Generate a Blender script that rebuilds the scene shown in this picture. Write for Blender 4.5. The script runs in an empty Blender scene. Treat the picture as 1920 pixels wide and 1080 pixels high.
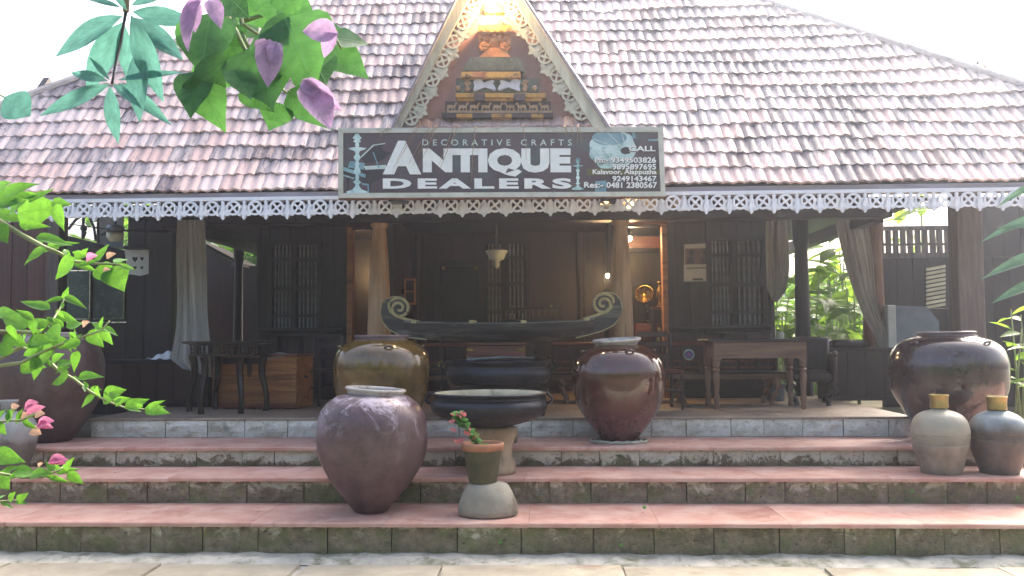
import bpy, bmesh, math, random
from mathutils import Vector, Matrix, Euler
random.seed(11)
R = math.radians
scene = bpy.context.scene
col = scene.collection

# ------------------------------------------------------------------ camera
E, F, YH = 1.6, 1663.0, 635.0
YAW, ROLL = R(2.3), R(0.35)
PITCH = math.atan((YH - 540) / F)
fwd = Vector((-math.sin(YAW) * math.cos(PITCH), math.cos(YAW) * math.cos(PITCH), math.sin(PITCH)))
rt0 = Vector((math.cos(YAW), math.sin(YAW), 0))
up0 = rt0.cross(fwd)
rt = rt0 * math.cos(ROLL) - up0 * math.sin(ROLL)
up = rt0 * math.sin(ROLL) + up0 * math.cos(ROLL)
cam_d = bpy.data.cameras.new('camera')
cam = bpy.data.objects.new('camera', cam_d)
col.objects.link(cam)
cam.matrix_world = Matrix(((rt.x, up.x, -fwd.x, 0), (rt.y, up.y, -fwd.y, 0), (rt.z, up.z, -fwd.z, E), (0, 0, 0, 1)))
cam_d.sensor_width = 36
cam_d.lens = 36 * F / 1920
cam_d.clip_start = 0.05
cam_d.clip_end = 600
scene.camera = cam

# ------------------------------------------------------------------ sky, sun, exposure
SUN_EL, SUN_AZ = R(44), R(30)          # veiled sun behind the house, to the right; azimuth from +Y towards +X
world = bpy.data.worlds.new('World')
scene.world = world
world.use_nodes = True
wn = world.node_tree
bg = wn.nodes['Background']
sky = wn.nodes.new('ShaderNodeTexSky')
sky.sky_type = 'NISHITA'
sky.sun_disc = False
sky.sun_elevation = SUN_EL
sky.sun_rotation = SUN_AZ
sky.air_density = 1.0
sky.dust_density = 10.0
sky.ozone_density = 1.0
wn.links.new(sky.outputs[0], bg.inputs[0])
bg.inputs[1].default_value = 0.15
sun_d = bpy.data.lights.new('sun', 'SUN')
sun_d.energy = 1.5
sun_d.angle = R(22)
sun_d.color = (1.0, 0.96, 0.91)
sun = bpy.data.objects.new('sun', sun_d)
col.objects.link(sun)
sd = Vector((math.sin(SUN_AZ) * math.cos(SUN_EL), math.cos(SUN_AZ) * math.cos(SUN_EL), math.sin(SUN_EL)))
sun.rotation_euler = sd.to_track_quat('Z', 'Y').to_euler()
sun.location = (3, 12, 15)
vs = scene.view_settings
vs.view_transform = 'Standard'
vs.look = 'None'
vs.gamma = 1
vs.use_curve_mapping = False
vs.exposure = 2.1
scene.cycles.max_bounces = 8
scene.cycles.use_denoising = True


def at(px, py, Y):
    """Where the line of sight through a pixel of the 1920x1080 photograph meets the vertical plane at depth Y."""
    d = fwd * F + rt * (px - 960) + up * (540 - py)
    return Vector((0, 0, E)) + d * (Y / d.y)


def AX(px, Y, py=640):
    return at(px, py, Y).x


def AZ(py, Y, px=960):
    return at(px, py, Y).z


# ------------------------------------------------------------------ object helpers
WL = {}


def thing(name, label, cat, loc=(0, 0, 0), group=None, rot=(0, 0, 0)):
    o = bpy.data.objects.new(name, None)
    col.objects.link(o)
    o.location = loc
    o.rotation_euler = rot
    o['label'] = label
    o['category'] = cat
    if group:
        o['group'] = group
    o.empty_display_size = 0.1
    WL[o] = Vector(loc)
    return o


def tag(o, label=None, cat=None, group=None, kind=None):
    for k, v in (('label', label), ('category', cat), ('group', group), ('kind', kind)):
        if v:
            o[k] = v
    return o


def kids(o):
    return [c for c in o.children]


def copy_tree(o, loc=None, rot=None, label=None, parent=None):
    c = o.copy()
    col.objects.link(c)
    if parent is not None:
        c.parent = parent
    for ch in kids(o):
        copy_tree(ch, parent=c)
    if loc is not None:
        c.location = loc
        WL[c] = Vector(loc)
    if rot is not None:
        c.rotation_euler = rot
    if label:
        c['label'] = label
    return c


def link(name, me, parent=None, loc=(0, 0, 0), rot=None, scale=None, world=False, mat=None):
    o = bpy.data.objects.new(name, me)
    col.objects.link(o)
    l = Vector(loc)
    if parent is not None:
        o.parent = parent
        if world:
            l = l - WL[parent]
    o.location = l
    if rot is not None:
        o.rotation_euler = rot
    if scale is not None:
        o.scale = scale
    WL[o] = (WL[parent] if parent is not None else Vector((0, 0, 0))) + l
    return o


def linkm(name, me, parent, m):
    """link with a full local matrix"""
    o = bpy.data.objects.new(name, me)
    col.objects.link(o)
    o.parent = parent
    l, q, s = m.decompose()
    o.location = l
    o.rotation_mode = 'XYZ'
    o.rotation_euler = q.to_euler()
    o.scale = s
    WL[o] = WL[parent] + l
    return o


class MB:
    def __init__(s):
        s.bm = bmesh.new()

    def box(s, x0, x1, y0, y1, z0, z1, bev=0.0):
        x0, x1 = min(x0, x1), max(x0, x1)
        y0, y1 = min(y0, y1), max(y0, y1)
        z0, z1 = min(z0, z1), max(z0, z1)
        m = Matrix.Translation(((x0 + x1) / 2, (y0 + y1) / 2, (z0 + z1) / 2)) @ Matrix.Diagonal((x1 - x0, y1 - y0, z1 - z0, 1))
        r = bmesh.ops.create_cube(s.bm, size=1, matrix=m)
        if bev:
            es = list({e for v in r['verts'] for e in v.link_edges})
            bmesh.ops.bevel(s.bm, geom=es, offset=min(bev, .3 * min(x1 - x0, y1 - y0, z1 - z0)), segments=1, affect='EDGES')
        return s

    def prism(s, pts, y0, y1):
        """polygon in XZ, extruded along Y"""
        a = [s.bm.verts.new((p[0], y0, p[1])) for p in pts]
        b = [s.bm.verts.new((p[0], y1, p[1])) for p in pts]
        n = len(pts)
        fs = [s.bm.faces.new(a), s.bm.faces.new(b[::-1])]
        for i in range(n):
            fs.append(s.bm.faces.new((a[i], b[i], b[(i + 1) % n], a[(i + 1) % n])))
        return s

    def pxprism(s, pts, Y, t):
        """polygon given in photo pixels, standing at depth Y with thickness t behind it"""
        return s.prism([(at(p[0], p[1], Y).x, at(p[0], p[1], Y).z) for p in pts], Y, Y + t)

    def pxbox(s, x0, x1, y0, y1, Y0, Y1, bev=0.0):
        a, b = at(x0, y1, Y0), at(x1, y0, Y0)
        return s.box(a.x, b.x, Y0, Y1, a.z, b.z, bev)

    def poly(s, pts):
        s.bm.faces.new([s.bm.verts.new(p) for p in pts])
        return s

    def tube(s, pts, r, seg=8):
        pts = [Vector(p) for p in pts]
        rs = r if isinstance(r, (list, tuple)) else [r] * len(pts)
        rings = []
        n = len(pts)
        ref = Vector((0.13, 0.21, 0.97))
        for i, p in enumerate(pts):
            d = (pts[min(i + 1, n - 1)] - pts[max(i - 1, 0)]).normalized()
            if abs(d.dot(ref)) > .93:
                rf = Vector((1, 0.1, 0))
            else:
                rf = ref
            u = d.cross(rf).normalized()
            v = d.cross(u)
            rings.append([s.bm.verts.new(p + (u * math.cos(2 * math.pi * k / seg) + v * math.sin(2 * math.pi * k / seg)) * rs[i]) for k in range(seg)])
        for a, b in zip(rings, rings[1:]):
            for k in range(seg):
                s.bm.faces.new((a[k], a[(k + 1) % seg], b[(k + 1) % seg], b[k]))
        s.bm.faces.new(rings[0][::-1])
        s.bm.faces.new(rings[-1])
        return s

    def lathe(s, prof, cx=0, cy=0, z0=0, seg=32, sx=1, sy=1, a0=0.0, wob=0.0, seed=1, cap=True):
        rng = random.Random(seed)
        ph = [rng.uniform(0, 6.3) for _ in range(3)]
        rings = []
        for (r, z) in prof:
            if r < 1e-5:
                rings.append([s.bm.verts.new((cx, cy, z0 + z))])
            else:
                ring = []
                for k in range(seg):
                    a = a0 + 2 * math.pi * k / seg
                    w = 1 + wob * (math.sin(2 * a + ph[0]) + .6 * math.sin(3 * a + ph[1] + 4 * z) + .4 * math.sin(5 * a + 7 * z + ph[2]))
                    ring.append(s.bm.verts.new((cx + r * sx * w * math.cos(a), cy + r * sy * w * math.sin(a), z0 + z)))
                rings.append(ring)
        for a, b in zip(rings, rings[1:]):
            if len(a) == 1 and len(b) == 1:
                continue
            for k in range(seg):
                j = (k + 1) % seg
                if len(a) == 1:
                    s.bm.faces.new((a[0], b[j], b[k]))
                elif len(b) == 1:
                    s.bm.faces.new((a[k], a[j], b[0]))
                else:
                    s.bm.faces.new((a[k], a[j], b[j], b[k]))
        if cap and len(rings[0]) > 1 and prof[0] != prof[-1]:
            s.bm.faces.new(rings[0][::-1])
        if cap is True and len(rings[-1]) > 1 and prof[0] != prof[-1]:
            s.bm.faces.new(rings[-1])
        return s

    def grid(s, fn, nu, nv):
        g = [[s.bm.verts.new(fn(i / nu, j / nv)) for j in range(nv + 1)] for i in range(nu + 1)]
        for i in range(nu):
            for j in range(nv):
                s.bm.faces.new((g[i][j], g[i + 1][j], g[i + 1][j + 1], g[i][j + 1]))
        return s

    def ball(s, c, r, seg=12, sx=1, sy=1, sz=1):
        m = Matrix.Translation(c) @ Matrix.Diagonal((r * sx, r * sy, r * sz, 1))
        bmesh.ops.create_uvsphere(s.bm, u_segments=seg, v_segments=max(6, seg // 2), radius=1, matrix=m)
        return s

    def xform(s, m):
        bmesh.ops.transform(s.bm, matrix=m, verts=s.bm.verts)
        return s

    def mesh(s, name, mat=None, smooth=False, shift=None):
        bmesh.ops.recalc_face_normals(s.bm, faces=s.bm.faces)
        if shift is not None:
            bmesh.ops.translate(s.bm, vec=shift, verts=s.bm.verts)
        me = bpy.data.meshes.new(name)
        s.bm.to_mesh(me)
        s.bm.free()
        if smooth:
            me.polygons.foreach_set('use_smooth', [True] * len(me.polygons))
            if smooth != 'all':
                try:
                    me.set_sharp_from_angle(angle=R(40))
                except Exception:
                    pass
        if mat:
            me.materials.append(mat)
        return me

    def build(s, name, mat, parent=None, smooth=False, world=False, label=None):
        sh = None
        if world and parent is not None:
            sh = -WL[parent]
        me = s.mesh(name, mat, smooth, sh)
        o = link(name, me, parent)
        if label:
            o['label'] = label
        return o


def H(h):
    h = h.lstrip('#')
    c = [int(h[i:i + 2], 16) / 255 for i in (0, 2, 4)]
    return tuple([x / 12.92 if x <= .04045 else ((x + .055) / 1.055) ** 2.4 for x in c] + [1.0])


# ------------------------------------------------------------------ materials
def nn(nt, t, **kw):
    n = nt.nodes.new(t)
    for k, v in kw.items():
        setattr(n, k, v)
    return n


def coords(nt, stretch=(1, 1, 1), rnd=True):
    tc = nn(nt, 'ShaderNodeTexCoord')
    mp = nn(nt, 'ShaderNodeMapping')
    mp.inputs['Scale'].default_value = stretch
    if rnd:
        oi = nn(nt, 'ShaderNodeObjectInfo')
        mu = nn(nt, 'ShaderNodeMath', operation='MULTIPLY')
        mu.inputs[1].default_value = 53.0
        nt.links.new(oi.outputs['Random'], mu.inputs[0])
        ad = nn(nt, 'ShaderNodeVectorMath', operation='ADD')
        nt.links.new(tc.outputs['Object'], ad.inputs[0])
        nt.links.new(mu.outputs[0], ad.inputs[1])
        nt.links.new(ad.outputs[0], mp.inputs['Vector'])
    else:
        nt.links.new(tc.outputs['Object'], mp.inputs['Vector'])
    return mp.outputs[0]


def noise(nt, vec, scale, detail=5, rough=.6, dist=0):
    n = nn(nt, 'ShaderNodeTexNoise')
    n.inputs['Scale'].default_value = scale
    n.inputs['Detail'].default_value = detail
    n.inputs['Roughness'].default_value = rough
    n.inputs['Distortion'].default_value = dist
    nt.links.new(vec, n.inputs['Vector'])
    return n.outputs['Fac']


def ramp(nt, fac, stops):
    r = nn(nt, 'ShaderNodeValToRGB')
    e = r.color_ramp.elements
    e[0].position, e[0].color = stops[0]
    e[1].position, e[1].color = stops[-1]
    for p, c in stops[1:-1]:
        k = e.new(p)
        k.color = c
    nt.links.new(fac, r.inputs[0])
    return r.outputs[0]


def mixc(nt, fac, a, b, mode='MIX'):
    m = nn(nt, 'ShaderNodeMix', data_type='RGBA', blend_type=mode)
    for s, v in ((m.inputs[0], fac), (m.inputs[6], a), (m.inputs[7], b)):
        if hasattr(v, 'is_output') or isinstance(v, bpy.types.NodeSocket):
            nt.links.new(v, s)
        else:
            s.default_value = v
    return m.outputs[2]


G0, G1 = (0, 0, 0, 1), (1, 1, 1, 1)


def newmat(name):
    m = bpy.data.materials.new(name)
    m.use_nodes = True
    return m, m.node_tree, m.node_tree.nodes['Principled BSDF']


def mat(name, c1, c2=None, c3=None, scale=6, stretch=(1, 1, 1), rough=.6, rvar=.12, metal=0, bump=.15, bscale=None, c3at=(.55, .68), c3scale=None, mixr=(.35, .65), coat=0, vary=.12, spec=.5, bdist=.01, detail=6):
    m, nt, b = newmat(name)
    v = coords(nt, stretch)
    n1 = noise(nt, v, scale, detail)
    c1 = H(c1) if isinstance(c1, str) else c1
    c2 = c1 if c2 is None else (H(c2) if isinstance(c2, str) else c2)
    c = ramp(nt, n1, [(mixr[0], c1), (mixr[1], c2)])
    if c3 is not None:
        c3 = H(c3) if isinstance(c3, str) else c3
        n2 = noise(nt, v, c3scale or scale * .6, 7, .7, .4)
        f = ramp(nt, n2, [(c3at[0], G0), (c3at[1], G1)])
        c = mixc(nt, f, c, c3)
    if vary:
        oi = nn(nt, 'ShaderNodeObjectInfo')
        mr = nn(nt, 'ShaderNodeMapRange')
        mr.inputs[3].default_value = 1 - vary
        mr.inputs[4].default_value = 1 + vary
        nt.links.new(oi.outputs['Random'], mr.inputs[0])
        cb = nn(nt, 'ShaderNodeVectorMath', operation='SCALE')
        nt.links.new(c, cb.inputs[0])
        nt.links.new(mr.outputs[0], cb.inputs['Scale'])
        c = cb.outputs[0]
    nt.links.new(c, b.inputs['Base Color'])
    rr = nn(nt, 'ShaderNodeMapRange')
    rr.inputs[3].default_value = max(.02, rough - rvar)
    rr.inputs[4].default_value = min(1, rough + rvar)
    nb = noise(nt, v, bscale or scale * 3, 5)
    nt.links.new(nb, rr.inputs[0])
    nt.links.new(rr.outputs[0], b.inputs['Roughness'])
    b.inputs['Metallic'].default_value = metal
    b.inputs['Specular IOR Level'].default_value = spec
    if coat:
        b.inputs['Coat Weight'].default_value = coat
        b.inputs['Coat Roughness'].default_value = .08
    if bump:
        bp = nn(nt, 'ShaderNodeBump')
        bp.inputs['Strength'].default_value = bump
        bp.inputs['Distance'].default_value = bdist
        nt.links.new(nb, bp.inputs['Height'])
        nt.links.new(bp.outputs[0], b.inputs['Normal'])
    return m


def leafmat(name, c1, c2, trans, rough=.45, tw=.45, vary=.25, vein=.35, blem='#6b5a2c'):
    """thin leaf: colour varies leaf by leaf, with pale midrib, side veins and a few brown blemishes"""
    m, nt, b = newmat(name)
    v = coords(nt, (1, 1, 1))
    tc = nn(nt, 'ShaderNodeTexCoord')
    sp = nn(nt, 'ShaderNodeSeparateXYZ')
    nt.links.new(tc.outputs['Object'], sp.inputs[0])
    ab = nn(nt, 'ShaderNodeMath', operation='ABSOLUTE')
    nt.links.new(sp.outputs[0], ab.inputs[0])
    rib = nn(nt, 'ShaderNodeMapRange')
    rib.inputs[1].default_value = .006
    rib.inputs[2].default_value = .022
    rib.inputs[3].default_value = 1
    rib.inputs[4].default_value = 0
    nt.links.new(ab.outputs[0], rib.inputs[0])
    q = nn(nt, 'ShaderNodeMath', operation='MULTIPLY_ADD')
    nt.links.new(ab.outputs[0], q.inputs[0])
    q.inputs[1].default_value = -.9
    nt.links.new(sp.outputs[1], q.inputs[2])
    q2 = nn(nt, 'ShaderNodeMath', operation='MULTIPLY')
    nt.links.new(q.outputs[0], q2.inputs[0])
    q2.inputs[1].default_value = 44
    sn = nn(nt, 'ShaderNodeMath', operation='SINE')
    nt.links.new(q2.outputs[0], sn.inputs[0])
    sv = nn(nt, 'ShaderNodeMapRange')
    sv.inputs[1].default_value = .86
    sv.inputs[2].default_value = 1.0
    sv.inputs[4].default_value = .6
    nt.links.new(sn.outputs[0], sv.inputs[0])
    mxv = nn(nt, 'ShaderNodeMath', operation='MAXIMUM')
    nt.links.new(rib.outputs[0], mxv.inputs[0])
    nt.links.new(sv.outputs[0], mxv.inputs[1])
    vf_ = nn(nt, 'ShaderNodeMath', operation='MULTIPLY')
    nt.links.new(mxv.outputs[0], vf_.inputs[0])
    vf_.inputs[1].default_value = vein
    n1 = noise(nt, v, 5, 5, .65)
    n2 = noise(nt, v, 9, 6, .7)
    oi = nn(nt, 'ShaderNodeObjectInfo')
    c = ramp(nt, oi.outputs['Random'], [(0.0, H(c1)), (1.0, H(c2))])
    f = ramp(nt, n1, [(.28, (.6, .62, .6, 1)), (.72, (1.25, 1.2, 1.15, 1))])
    c = mixc(nt, 1.0, c, f, 'MULTIPLY')
    pale = tuple(min(1, x * 1.9 + .04) for x in H(c2)[:3]) + (1,)
    c = mixc(nt, vf_.outputs[0], c, pale)
    c = mixc(nt, ramp(nt, n2, [(.66, G0), (.74, (.6, .6, .6, 1))]), c, H(blem))
    nt.links.new(c, b.inputs['Base Color'])
    b.inputs['Roughness'].default_value = rough
    t = nn(nt, 'ShaderNodeBsdfTranslucent')
    tcx = mixc(nt, 1.0, H(trans), f, 'MULTIPLY')
    tcx = mixc(nt, vf_.outputs[0], tcx, tuple(x * .45 for x in H(trans)[:3]) + (1,))
    nt.links.new(tcx, t.inputs[0])
    bp = nn(nt, 'ShaderNodeBump')
    bp.inputs['Strength'].default_value = .5
    bp.inputs['Distance'].default_value = .02
    nt.links.new(mxv.outputs[0], bp.inputs['Height'])
    nt.links.new(bp.outputs[0], b.inputs['Normal'])
    mx = nn(nt, 'ShaderNodeMixShader')
    mx.inputs[0].default_value = tw
    nt.links.new(b.outputs[0], mx.inputs[1])
    nt.links.new(t.outputs[0], mx.inputs[2])
    nt.links.new(mx.outputs[0], nt.nodes['Material Output'].inputs[0])
    return m


def emit(name, c, s):
    m, nt, b = newmat(name)
    b.inputs['Base Color'].default_value = H(c)
    b.inputs['Emission Color'].default_value = H(c)
    b.inputs['Emission Strength'].default_value = s
    return m


def zjar(name, top, bot, zc, zw, dust=1.0, spots=None, spotat=(.6, .7), spotscale=5, rough_top=.12, rough_bot=.4, drip=.25, mott=None, bump=.05, coat=0.0, spotz=None):
    """glazed stoneware: glaze colour above a ragged glaze line, fired clay below it"""
    m, nt, b = newmat(name)
    v = coords(nt, (1, 1, 1), rnd=False)
    sep = nn(nt, 'ShaderNodeSeparateXYZ')
    nt.links.new(v, sep.inputs[0])
    vs_ = nn(nt, 'ShaderNodeMapping')
    vs_.inputs['Scale'].default_value = (1, 1, .25)
    nt.links.new(v, vs_.inputs[0])
    dn = noise(nt, vs_.outputs[0], 7, 4)
    a = nn(nt, 'ShaderNodeMath', operation='MULTIPLY_ADD')
    nt.links.new(dn, a.inputs[0])
    a.inputs[1].default_value = drip
    nt.links.new(sep.outputs[2], a.inputs[2])
    f = nn(nt, 'ShaderNodeMapRange')
    f.inputs[1].default_value = zc - zw + drip * .5
    f.inputs[2].default_value = zc + zw + drip * .5
    nt.links.new(a.outputs[0], f.inputs[0])
    mo = noise(nt, v, 9, 8, .7)
    t = ramp(nt, mo, [(.3, H(top)), (.72, H(mott or top))])
    bt = noise(nt, v, 14, 6)
    k = ramp(nt, bt, [(.3, tuple(x * .7 for x in H(bot)[:3]) + (1,)), (.7, tuple(min(1, x * 1.25) for x in H(bot)[:3]) + (1,))])
    c = mixc(nt, f.outputs[0], k, t)
    rg = nn(nt, 'ShaderNodeMapRange')
    rg.inputs[3].default_value = rough_bot
    rg.inputs[4].default_value = rough_top
    nt.links.new(f.outputs[0], rg.inputs[0])
    rough = rg.outputs[0]
    # fine scuffs break up the shine
    sc = noise(nt, v, 26, 8, .75)
    rs = nn(nt, 'ShaderNodeMapRange')
    rs.inputs[1].default_value = .45
    rs.inputs[2].default_value = .8
    rs.inputs[3].default_value = 0
    rs.inputs[4].default_value = .05 + .12 * dust
    nt.links.new(sc, rs.inputs[0])
    ra = nn(nt, 'ShaderNodeMath', operation='ADD')
    nt.links.new(rough, ra.inputs[0])
    nt.links.new(rs.outputs[0], ra.inputs[1])
    rough = ra.outputs[0]
    sp_ = nn(nt, 'ShaderNodeMapping')
    sp_.inputs['Scale'].default_value = (1, 1, .3)
    nt.links.new(v, sp_.inputs[0])
    du = noise(nt, sp_.outputs[0], 4.5, 9, .72, .5)
    dm = ramp(nt, du, [(.50, G0), (.72, (.38 * dust, .38 * dust, .38 * dust, 1))])
    c = mixc(nt, dm, c, H('#8a7c74'))
    fl_ = noise(nt, v, 60, 3, .5)
    c = mixc(nt, ramp(nt, fl_, [(.70, G0), (.76, (.5 * dust, .5 * dust, .5 * dust, 1))]), c, H('#a59a92'))
    da = nn(nt, 'ShaderNodeMath', operation='MULTIPLY_ADD')
    nt.links.new(dm, da.inputs[0])
    da.inputs[1].default_value = .7
    nt.links.new(rough, da.inputs[2])
    rough = da.outputs[0]
    if spots:
        sn = noise(nt, v, spotscale, 9, .75, .6)
        sf = ramp(nt, sn, [(spotat[0], G0), (spotat[1], G1)])
        if spotz:
            zz = nn(nt, 'ShaderNodeMapRange')
            zz.inputs[1].default_value = spotz[0]
            zz.inputs[2].default_value = spotz[1]
            nt.links.new(sep.outputs[2], zz.inputs[0])
            sf = mixc(nt, 1.0, sf, zz.outputs[0], 'MULTIPLY')
        c = mixc(nt, sf, c, H(spots))
    nt.links.new(c, b.inputs['Base Color'])
    nt.links.new(rough, b.inputs['Roughness'])
    if coat:
        b.inputs['Coat Weight'].default_value = coat
        b.inputs['Coat Roughness'].default_value = .06
    bp = nn(nt, 'ShaderNodeBump')
    bp.inputs['Strength'].default_value = bump
    bp.inputs['Distance'].default_value = .02
    nt.links.new(noise(nt, v, 6, 6), bp.inputs['Height'])
    nt.links.new(bp.outputs[0], b.inputs['Normal'])
    return m


def tilemat():
    m, nt, b = newmat('roof_tile')
    tc = nn(nt, 'ShaderNodeTexCoord')
    ge = nn(nt, 'ShaderNodeNewGeometry')
    at_ = nn(nt, 'ShaderNodeAttribute', attribute_name='tint')
    oi = nn(nt, 'ShaderNodeObjectInfo')
    s = nn(nt, 'ShaderNodeMath', operation='ADD')
    nt.links.new(at_.outputs['Fac'], s.inputs[0])
    nt.links.new(oi.outputs['Random'], s.inputs[1])
    fr = nn(nt, 'ShaderNodeMath', operation='FRACT')
    nt.links.new(s.outputs[0], fr.inputs[0])
    tint = fr.outputs[0]
    mul = nn(nt, 'ShaderNodeMath', operation='MULTIPLY')
    mul.inputs[1].default_value = 71
    nt.links.new(s.outputs[0], mul.inputs[0])
    ad = nn(nt, 'ShaderNodeVectorMath', operation='ADD')
    nt.links.new(tc.outputs['Object'], ad.inputs[0])
    nt.links.new(mul.outputs[0], ad.inputs[1])
    mp = nn(nt, 'ShaderNodeMapping')
    mp.inputs['Scale'].default_value = (1, .10, 1)
    nt.links.new(ad.outputs[0], mp.inputs[0])
    st = noise(nt, mp.outputs[0], 55, 6, .7)
    big = noise(nt, ge.outputs['Position'], 1.1, 3, .5)
    blot = noise(nt, ad.outputs[0], 22, 6, .7)
    base = ramp(nt, tint, [(0, H('#bfa09a')), (.3, H('#d2b8b2')), (.55, H('#cebdbb')), (.8, H('#dbcbc8')), (1, H('#bd978c'))])
    # dark algae: by tile, by streak, by area
    d1 = ramp(nt, tint, [(.52, G0), (.66, (.85, .85, .85, 1))])
    d2 = ramp(nt, st, [(.50, G0), (.64, (.75, .75, .75, 1))])
    sm = nn(nt, 'ShaderNodeMath', operation='ADD')
    nt.links.new(d1, sm.inputs[0])
    nt.links.new(d2, sm.inputs[1])
    a2 = nn(nt, 'ShaderNodeMath', operation='MULTIPLY')
    bg_ = ramp(nt, big, [(.36, (.35, .35, .35, 1)), (.66, (1.0, 1.0, 1.0, 1))])
    mpz = nn(nt, 'ShaderNodeMapping')
    mpz.inputs['Scale'].default_value = (2.6, .35, .35)
    nt.links.new(ge.outputs['Position'], mpz.inputs[0])
    run = noise(nt, mpz.outputs[0], 1.6, 5, .6)
    bg_ = mixc(nt, ramp(nt, run, [(.46, G0), (.64, (.6, .6, .6, 1))]), bg_, G1)
    nt.links.new(sm.outputs[0], a2.inputs[0])
    nt.links.new(bg_, a2.inputs[1])
    c = mixc(nt, a2.outputs[0], base, H('#544b55'))
    f3 = ramp(nt, blot, [(.60, G0), (.72, (.6, .6, .6, 1))])
    c = mixc(nt, f3, c, H('#cdbdb4'))
    nt.links.new(c, b.inputs['Base Color'])
    b.inputs['Roughness'].default_value = .5
    bp = nn(nt, 'ShaderNodeBump')
    bp.inputs['Strength'].default_value = .3
    bp.inputs['Distance'].default_value = .004
    nt.links.new(st, bp.inputs['Height'])
    nt.links.new(bp.outputs[0], b.inputs['Normal'])
    return m


def laterite(name, stone, stone2, moss, plaster, zlo, zhi, pl_amt=.5, moss_amt=.5):
    """cut laterite: pitted dark stone, moss patches, remains of lime plaster (each block carries its own stains)"""
    m, nt, b = newmat(name)
    v = coords(nt)
    tc = nn(nt, 'ShaderNodeTexCoord')
    sep = nn(nt, 'ShaderNodeSeparateXYZ')
    nt.links.new(tc.outputs['Object'], sep.inputs[0])
    n1 = noise(nt, v, 16, 8, .7)
    c = ramp(nt, n1, [(.3, H(stone)), (.7, H(stone2))])
    n2 = noise(nt, v, 5, 7, .7, .5)
    f = ramp(nt, n2, [(.62 - moss_amt * .25, G0), (.75 - moss_amt * .2, (.8, .8, .8, 1))])
    c = mixc(nt, f, c, H(moss))
    # plaster clings to the upper part
    zr = nn(nt, 'ShaderNodeMapRange')
    zr.inputs[1].default_value = zlo
    zr.inputs[2].default_value = zhi
    nt.links.new(sep.outputs[2], zr.inputs[0])
    n3 = noise(nt, v, 7, 8, .75, .6)
    ad = nn(nt, 'ShaderNodeMath', operation='MULTIPLY_ADD')
    nt.links.new(zr.outputs[0], ad.inputs[0])
    ad.inputs[1].default_value = .35
    nt.links.new(n3, ad.inputs[2])
    fp = ramp(nt, ad.outputs[0], [(.98 - pl_amt * .6, G0), (1.06 - pl_amt * .6, (.85, .85, .85, 1))])
    c = mixc(nt, fp, c, H(plaster))
    mp2 = nn(nt, 'ShaderNodeMapping')
    mp2.inputs['Scale'].default_value = (1, 1, 2.4)
    mp2.inputs['Rotation'].default_value = (0, .35, 0)
    nt.links.new(v, mp2.inputs[0])
    pit = noise(nt, mp2.outputs[0], 24, 4, .6, .8)
    c = mixc(nt, ramp(nt, pit, [(.60, G0), (.67, (.7, .7, .7, 1))]), c, tuple(x * .3 for x in H(stone)[:3]) + (1,))
    seam = noise(nt, v, 2.3, 6, .65)
    c = mixc(nt, 1.0, c, ramp(nt, seam, [(.3, (.7, .68, .62, 1)), (.7, (1.2, 1.2, 1.2, 1))]), 'MULTIPLY')
    nt.links.new(c, b.inputs['Base Color'])
    b.inputs['Roughness'].default_value = .9
    n4 = noise(nt, v, 34, 8, .75)
    bp = nn(nt, 'ShaderNodeBump')
    bp.inputs['Strength'].default_value = .8
    bp.inputs['Distance'].default_value = .02
    nt.links.new(n4, bp.inputs['Height'])
    nt.links.new(bp.outputs[0], b.inputs['Normal'])
    return m


def wood(name, c1, c2, c3=None, axis='z', rough=.5, scale=9, bump=.2, vary=.18, spec=.4, **k):
    st = {'z': (3, 3, .25), 'x': (.25, 3, 3), 'y': (3, .25, 3)}[axis]
    return mat(name, c1, c2, c3, scale=scale, stretch=st, rough=rough, bump=bump, vary=vary, spec=spec, **k)


M = {}
M['tile'] = tilemat()
M['wood_dark'] = wood('wood_dark', '#221a1c', '#36292b', rough=.45)
M['wood_dark_x'] = wood('wood_dark_x', '#221a1c', '#36292b', axis='x', rough=.45)
M['wood_red'] = wood('wood_red', '#2e1f1d', '#45302c', rough=.45)
M['wood_red_x'] = wood('wood_red_x', '#5a2f24', '#7c4938', axis='x', rough=.4)
M['wood_black'] = wood('wood_black', '#17110f', '#2b1f1b', rough=.32, spec=.5)
M['wood_mid'] = wood('wood_mid', '#5f4536', '#7f6250', axis='x', rough=.45)
M['wood_mid_z'] = wood('wood_mid_z', '#5f4536', '#8a6b57', rough=.4)
M['wood_grey_z'] = wood('wood_grey_z', '#4d4644', '#6b625e', rough=.5)
M['wood_brown_z'] = wood('wood_brown_z', '#5a3b28', '#7d5840', rough=.45)
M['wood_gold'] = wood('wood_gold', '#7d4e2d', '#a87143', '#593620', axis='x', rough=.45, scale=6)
M['column'] = wood('column', '#a17f62', '#c5a583', '#84644a', rough=.5, scale=5, vary=.05)
M['baluster'] = wood('baluster', '#8a878f', '#a6a4ac', rough=.5)
M['fascia'] = wood('fascia', '#8e8690', '#a59da6', '#736a72', axis='x', rough=.7)
M['lace'] = mat('lace_paint', '#e0e4ee', '#e9ecf4', '#c0c5d2', scale=14, rough=.5, bump=.05, vary=.05, c3at=(.6, .75))
M['lace_old'] = mat('lace_paint_old', '#b8b6a2', '#cac8b6', '#8f8d7c', scale=14, rough=.6, bump=.1, vary=.06)
M['barge'] = wood('barge_paint', '#a9a894', '#c4c3b0', '#7e7a6a', axis='z', rough=.65, scale=5, c3at=(.58, .7))
M['gable_red'] = mat('gable_red', '#8a6460', '#9c7570', '#70504e', scale=5, rough=.8, bump=.2)
M['gold'] = mat('gold_paint', '#a9762c', '#c9973f', '#5b3f33', scale=9, rough=.4, metal=.25, c3at=(.56, .62), c3scale=7)
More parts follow.
